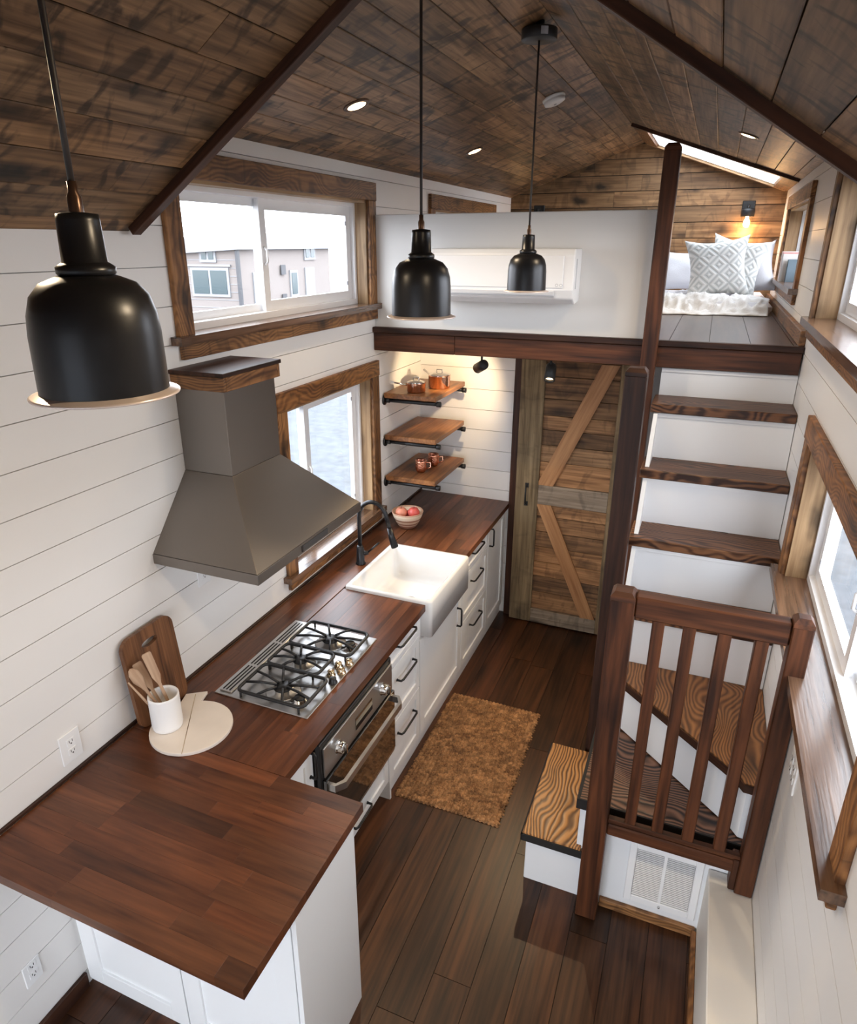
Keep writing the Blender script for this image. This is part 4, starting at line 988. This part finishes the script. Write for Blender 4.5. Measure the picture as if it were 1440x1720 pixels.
# ------------------------------------------------------------------ recessed downlights, smoke alarm
def disc_frame(x, y, pl=PZ):
    side = -1 if x < RX else 1; ex_ = (slope_pt(side, 1, pl) - slope_pt(side, 0, pl)).normalized(); nn = Vector((-ex_.z, 0, ex_.x)); nn = nn if nn.z > 0 else -nn
    z = RZ + (pl - RZ) * abs(x - RX) / RX; yv = nn.cross(ex_)
    return Matrix(((ex_.x, yv.x, -nn.x, x), (ex_.y, yv.y, -nn.y, y), (ex_.z, yv.z, -nn.z, z), (0, 0, 0, 1)))   # local z points into the room
def downlight(x, y, label, power=9, pl=PZ):
    M = disc_frame(x, y, pl); r = empty('recessed_downlight', M @ Vector((0, 0, .004)), label, 'light', 'recessed ceiling downlights')
    MB().lathe([(.058, 0), (.058, .003), (.054, .006), (.042, .007), (.040, .002)], n=36, cap0=True, M=M).build('trim_ring', rose, r)
    MB().lathe([(.0405, .0045), (.03, .0065), (0, .0075)], n=32, cap0=True, M=M).build('lens', disc_on, r)
    l = bpy.data.lights.new('downlight_lamp', 'SPOT'); l.energy = power; l.color = (1, .78, .52); l.spot_size = 2.3; l.spot_blend = .8; l.shadow_soft_size = .035
    o = bpy.data.objects.new('downlight_lamp', l); C.objects.link(o); o.matrix_world = M @ Matrix.Translation((0, 0, .02)) @ Matrix.Rotation(PI, 4, 'X')
downlight(.399, 2.02, 'lit downlight in the left slope, nearest and left of the pendants', 46)
downlight(.393, 3.63, 'lit downlight in the left slope above the loft half wall', 36)
downlight(1.961, 3.59, 'lit downlight in the right slope beside the skylight', 36)
downlight(.40, .1, 'added unseen downlight in the steep left slope above the peninsula', 42, PL); downlight(1.95, .1, 'added unseen downlight in the steep right slope near the added glazed door', 36, PL); downlight(1.96, 2.02, 'added hidden downlight in the right slope above the stair', 30)  # downlights out of sight, added for the light they give
M = disc_frame(.955, 3.27); sd = empty('smoke_detector', M @ Vector((0, 0, 0)), 'round white smoke detector on the left ceiling slope beyond the pendant cord', 'smoke detector')
MB().lathe([(.060, 0), (.062, .004), (.062, .012), (.055, .014), (.058, .018), (.056, .032), (.040, .038), (0, .039)], n=40, cap0=True, M=M).build('housing', plastic_white, sd)
MB().lathe([(.008, .0385), (.007, .041), (0, .042)], n=16, M=M).build('test_button', plastic_grey, sd)

# ------------------------------------------------------------------ spotlights under the loft
def spot(x, y, aim, lit, label, power):
    s = empty('ceiling_spotlight', (x, y, 1.96), label, 'light')
    MB().cyl((x, y, 2.085), .035, .015, 24).build('mount', iron, s)
    MB().tube([(x, y, 2.085), (x, y, 2.03)], .007, 8).build('stem', iron, s)
    d = (Vector(aim) - Vector((x, y, 2.01))).normalized(); a = Vector((x, y, 2.01)) - d * .045; b = a + d * .10
    zx = d; xx = zx.orthogonal().normalized(); yy = zx.cross(xx); M = Matrix(((xx.x, yy.x, zx.x, a.x), (xx.y, yy.y, zx.y, a.y), (xx.z, yy.z, zx.z, a.z), (0, 0, 0, 1)))
    MB().lathe([(.024, 0), (.030, .008), (.032, .03), (.032, .105), (.028, .105), (.026, .085)], n=28, cap0=True, M=M).build('head', iron, s)
    MB().lathe([(.026, .086), (.015, .090), (0, .092)], n=24, cap0=True, M=M).build('bulb', disc_on, s)
    l = bpy.data.lights.new('spot_lamp', 'SPOT'); l.energy = power; l.color = (1, .74, .44); l.spot_size = 1.75; l.spot_blend = .6; l.shadow_soft_size = .012
    o = bpy.data.objects.new('spot_lamp', l); C.objects.link(o); o.matrix_world = M @ Matrix.Translation((0, 0, .112)) @ Matrix.Rotation(PI, 4, 'X')
spot(.64, 3.13, (.12, 3.66, 1.70), False, 'black spotlight under the loft aimed away at the copper shelves', 22)
spot(1.075, 3.10, (1.25, 1.5, 0.0), True, 'black spotlight under the loft facing the room before the barn door', 50)

# ------------------------------------------------------------------ wall sconce
sx, sy, sz = 2.075, YB, 2.90
sc_ = empty('wall_sconce', (sx, sy, sz - .1), 'lit wall sconce with glass shade on the knotty loft wall', 'lamp')
B((sx - .05, sy - .02, sz + .03), (sx + .05, sy, sz + .15), ch=.004).build('back_plate', iron, sc_)
MB().tube([(sx, sy - .015, sz + .11), (sx, sy - .08, sz + .11), (sx, sy - .085, sz + .07)], .010, 10).build('arm', iron, sc_)
MB().lathe([(.052, .0), (.052, .05), (.045, .062), (0, .064)], (sx, sy - .085, sz + .025), 28, cap0=True).build('shade_cap', iron, sc_)
MB().lathe([(.044, 0), (.046, -.05), (.044, -.085), (.041, -.086), (.043, -.05), (.042, 0)], (sx, sy - .085, sz + .024), 28).build('glass_shade', glass, sc_)
MB().lathe([(.012, .02), (.014, .0), (.026, -.03), (.024, -.055), (.012, -.068), (0, -.07)], (sx, sy - .085, sz + .01), 20, cap0=True).build('bulb', bulb_on, sc_)
l = bpy.data.lights.new('sconce_lamp', 'POINT'); l.energy = 7; l.color = (1, .58, .26); l.shadow_soft_size = .03
o = bpy.data.objects.new('sconce_lamp', l); C.objects.link(o); o.location = (sx, sy - .085, sz - .085)
o_d = copy_tree(sc_, (.28, YB, sz - .1)); o_d['label'] = 'dark wall sconce at the left end of the loft wall, showing over the half wall'

# ------------------------------------------------------------------ loft bed
mt = B((.85, 4.62, LZ + .001), (2.30, 5.92, LZ + .085), ch=.03); tag(mt.build('mattress', sheet, None), 'low grey mattress on the loft floor under the pillows', 'mattress')
def pillow(name, cx, cy, cz, w_, h_, t, yaw, lean, m, label, roll=0., horn=.12):
    n = 22; vs = []; fs = []; gc = []
    for s in (1, -1):
        for j in range(n + 1):
            for i in range(n + 1):
                u, v = 2 * i / n - 1, 2 * j / n - 1
                k = horn * (abs(u) * abs(v)) ** 2; pin = 1 - .10 * (1 - v * v) * abs(u) ** 3; pin2 = 1 - .10 * (1 - u * u) * abs(v) ** 3
                hgt = t / 2 * (max(0, (1 - u ** 4)) ** .55) * (max(0, (1 - v ** 4)) ** .55) + .006 * noise.noise((u * 2 + cx * 9, v * 2, cz)) * (1 - abs(u * v))
                vs.append((u * w_ / 2 * pin * (1 + k), v * h_ / 2 * pin2 * (1 + k), s * max(hgt, 0) + .004 * s)); gc.append(((u + 1) / 2, (v + 1) / 2, 0))
        b_ = 0 if s > 0 else (n + 1) ** 2
        for j in range(n):
            for i in range(n):
                a = b_ + j * (n + 1) + i; f = (a, a + 1, a + n + 2, a + n + 1); fs.append(f if s > 0 else tuple(reversed(f)))
    st_ = (n + 1) ** 2; edge = [i for i in range(n + 1)] + [(j + 1) * (n + 1) - 1 for j in range(1, n + 1)] + [n * (n + 1) + i for i in range(n - 1, -1, -1)] + [j * (n + 1) for j in range(n - 1, 0, -1)]
    for i in range(len(edge)):
        a, b = edge[i], edge[(i + 1) % len(edge)]; fs.append((b, a, a + st_, b + st_))
    # local: x width, y height, z thickness toward the viewer (-y)
    R = Matrix.Rotation(yaw, 4, 'Z') @ Matrix.Rotation(PI / 2 - lean, 4, 'X') @ Matrix.Rotation(roll, 4, 'Z')
    M = Matrix.Translation((cx, cy, cz)) @ R
    return tag(MB().add(vs, fs, gc=gc, smooth=True, M=M).build(name, m, None), label, 'pillow')
bt = LZ + .086
pillow('bed_pillow', 1.66, 5.50, bt + .175, .46, .32, .13, .05, .35, plain_cloth, 'plain pale grey pillow at the left, half behind the post')
pillow('bed_pillow', 2.135, 5.30, bt + .185, .36, .35, .12, -.25, .25, plain_cloth, 'plain pale grey pillow at the right beside the books', roll=.25)
pillow('lattice_pillow', 2.02, 5.17, bt + .225, .40, .40, .13, -.2, .25, lattice_cloth, 'diamond-knit white pillow tucked behind the other patterned one', roll=-.15, horn=.10)
pillow('lattice_pillow', 1.90, 5.01, bt + .215, .42, .42, .15, .1, .35, lattice_cloth, 'diamond-knit white pillow standing in front of the bed pillows', roll=.10, horn=.10)
def blanket(name, x0, x1, y0, y1, zb, m, label, seed, amp=.05):
    nx, ny = 110, 34; vs = []; fs = []
    for j in range(ny + 1):
        for i in range(nx + 1):
            u, v = i / nx, j / ny; x = x0 + (x1 - x0) * u; y = y0 + (y1 - y0) * v + (.10 * (1 - v) + .02) * noise.noise((x * 5, seed, 1)); x += .03 * noise.noise((y * 7, seed, 4))
            q = noise.noise((x * 9 + seed, y * 5, seed)) ; q2 = noise.noise((x * 22, y * 14 + seed, 3.))
            env = min(1, 5 * v) * min(1, 5 * (1 - v)) * min(1, 8 * u) * min(1, 8 * (1 - u))
            rid = (1 - abs(noise.noise((x * 13 + seed, y * 20 - x * 9, 5.)))) ** 4; h = (.004 + amp * .5 * abs(q) + .032 * rid + .010 * q2) * env ** .6 + .004
            base = zb if y > 4.62 else LZ + .002
            if 4.55 < y <= 4.68: base = LZ + .002 + (zb - LZ - .002) * (y - 4.55) / .13
            elif y > 4.68: base = zb
            vs.append((x, y, base + max(h, .003)))
    for j in range(ny):
        for i in range(nx):
            a = j * (nx + 1) + i; fs.append((a, a + 1, a + nx + 2, a + nx + 1))
    o = tag(MB().add(vs, fs, smooth=True).build(name, m, None), label, 'blanket')
    sd_ = o.modifiers.new('thick', 'SOLIDIFY'); sd_.thickness = .004
    return o
blanket('knit_blanket', 1.20, 2.28, 4.47, 4.98, bt, white_knit, 'rumpled white knitted blanket along the front edge of the loft bed', 2.3)
blanket('grey_throw', 1.30, 1.98, 4.90, 5.16, bt + .004, plain_cloth, 'folded pale grey throw between the white blanket and pillows', 7.1, .03)
# books standing on the sill of the loft window
zs_ = OR[2][2]
for i, (y, wd_, h_, m_, lab) in enumerate(((4.75, .030, .20, book_white, 'cream book standing behind the pink one on the loft sill'), (4.712, .026, .195, book_pink, 'pink book standing second on the loft window sill'), (4.66, .040, .185, book_white, 'thick white book standing between pink and slate books on the loft sill'), (4.60, .045, .150, book_blue, 'slate blue book standing nearest on the loft window sill'))):
    bk = empty('book', (W - .0, y, zs_), lab, 'book', 'books on the loft window sill')
    x0, x1 = (W - .012, W + .08) if i == 3 else (W - .045, W + .06)
    MB().box((x0, y - wd_ / 2, zs_ + .0008), (x1, y - wd_ / 2 + .003, zs_ + h_), ch=.0008).box((x0, y + wd_ / 2 - .003, zs_ + .0008), (x1, y + wd_ / 2, zs_ + h_), ch=.0008).box((x0, y - wd_ / 2, zs_ + .0008), (x0 + .003, y + wd_ / 2, zs_ + h_), ch=.0008).build('cover', m_, bk)
    B((x0 + .004, y - wd_ / 2 + .0035, zs_ + .004), (x1 - .004, y + wd_ / 2 - .0035, zs_ + h_ - .004)).build('pages', book_white, bk)

# ------------------------------------------------------------------ outside
struct('floor_outside', B((-60, -40, -.75), (60, 60, -.70)), gravel)
bl = empty('neighbour_house', (-11.5, 15.5, -.7), 'pale tiny house with flat metal roof edge seen through the upper left window', 'building')
mb = MB(); mb.prism([(-9, 13.7), (-9, 18.2), (-14.5, 18.2), (-14.5, 13.7)], -.7, 2.62); mb.build('wall', bld_wall, bl)
for k in range(16): B((-14.4, 13.688, -.5 + .19 * k), (-9.05, 13.70, -.485 + .19 * k)).build('siding_line', bld_trim, bl)
M = Matrix(((1, 0, 0, 0), (0, 0, -1, 18.3), (0, 1, 0, 0), (0, 0, 0, 1)))
MB().prism([(-8.85, 2.60), (-8.85, 2.98), (-14.7, 2.58), (-14.7, 2.30)], 0, 4.75, M=M).build('roof', bld_trim, bl)
B((-8.99, 13.6, -.6), (-8.91, 13.68, 2.74)).build('downpipe', bld_dark, bl)
def bwin(lo, hi, nv):
    f = B(lo, hi).build('window', bld_trim, bl); ax = 0 if hi[0] - lo[0] > hi[1] - lo[1] else 1
    t = .07; n_ = nv
    for i in range(n_):
        a = lo[ax] + t + i * (hi[ax] - lo[ax] - t) / n_; b = a + (hi[ax] - lo[ax] - t) / n_ - t; p, q = list(lo), list(hi)
        p[ax], q[ax] = a, b; p[2] += t; q[2] -= t
        if ax == 0: p[1] -= .012; q[1] = p[1] + .012
        else: q[0] += .012; p[0] = q[0] - .012
        B(p, q).build('pane', bld_glass, f)
bwin((-10.12, 13.66, 2.30), (-9.62, 13.70, 2.80 - .1), 2)
bwin((-10.45, 13.66, 1.48), (-9.28, 13.70, 2.18), 2)
B((-10.6, 13.64, 2.20), (-9.2, 13.70, 2.25)).build('window_ledge', bld_trim, bl)
bwin((-9, 16.75, 2.30), (-8.96, 17.35, 2.72 - .05), 2)
bwin((-9, 15.95, 1.35), (-8.96, 16.35, 2.05), 1)
B((-9, 14.25, -.5), (-8.96, 14.95, 2.05)).build('door', bld_trim, bl)
B((-8.962, 14.4, 1.6), (-8.95, 14.6, 1.8)).build('door_light', bld_glass, bl)
B((-9, 16.75, -.5), (-8.96, 17.25, 2.1)).build('door', bld_trim, bl)
B((-8.965, 15.5, 1.95), (-8.94, 15.72, 2.2)).build('wall_lamp', bld_dark, bl); B((-8.965, 15.5, 1.2), (-8.94, 15.7, 1.45)).build('meter_box', bld_dark, bl)
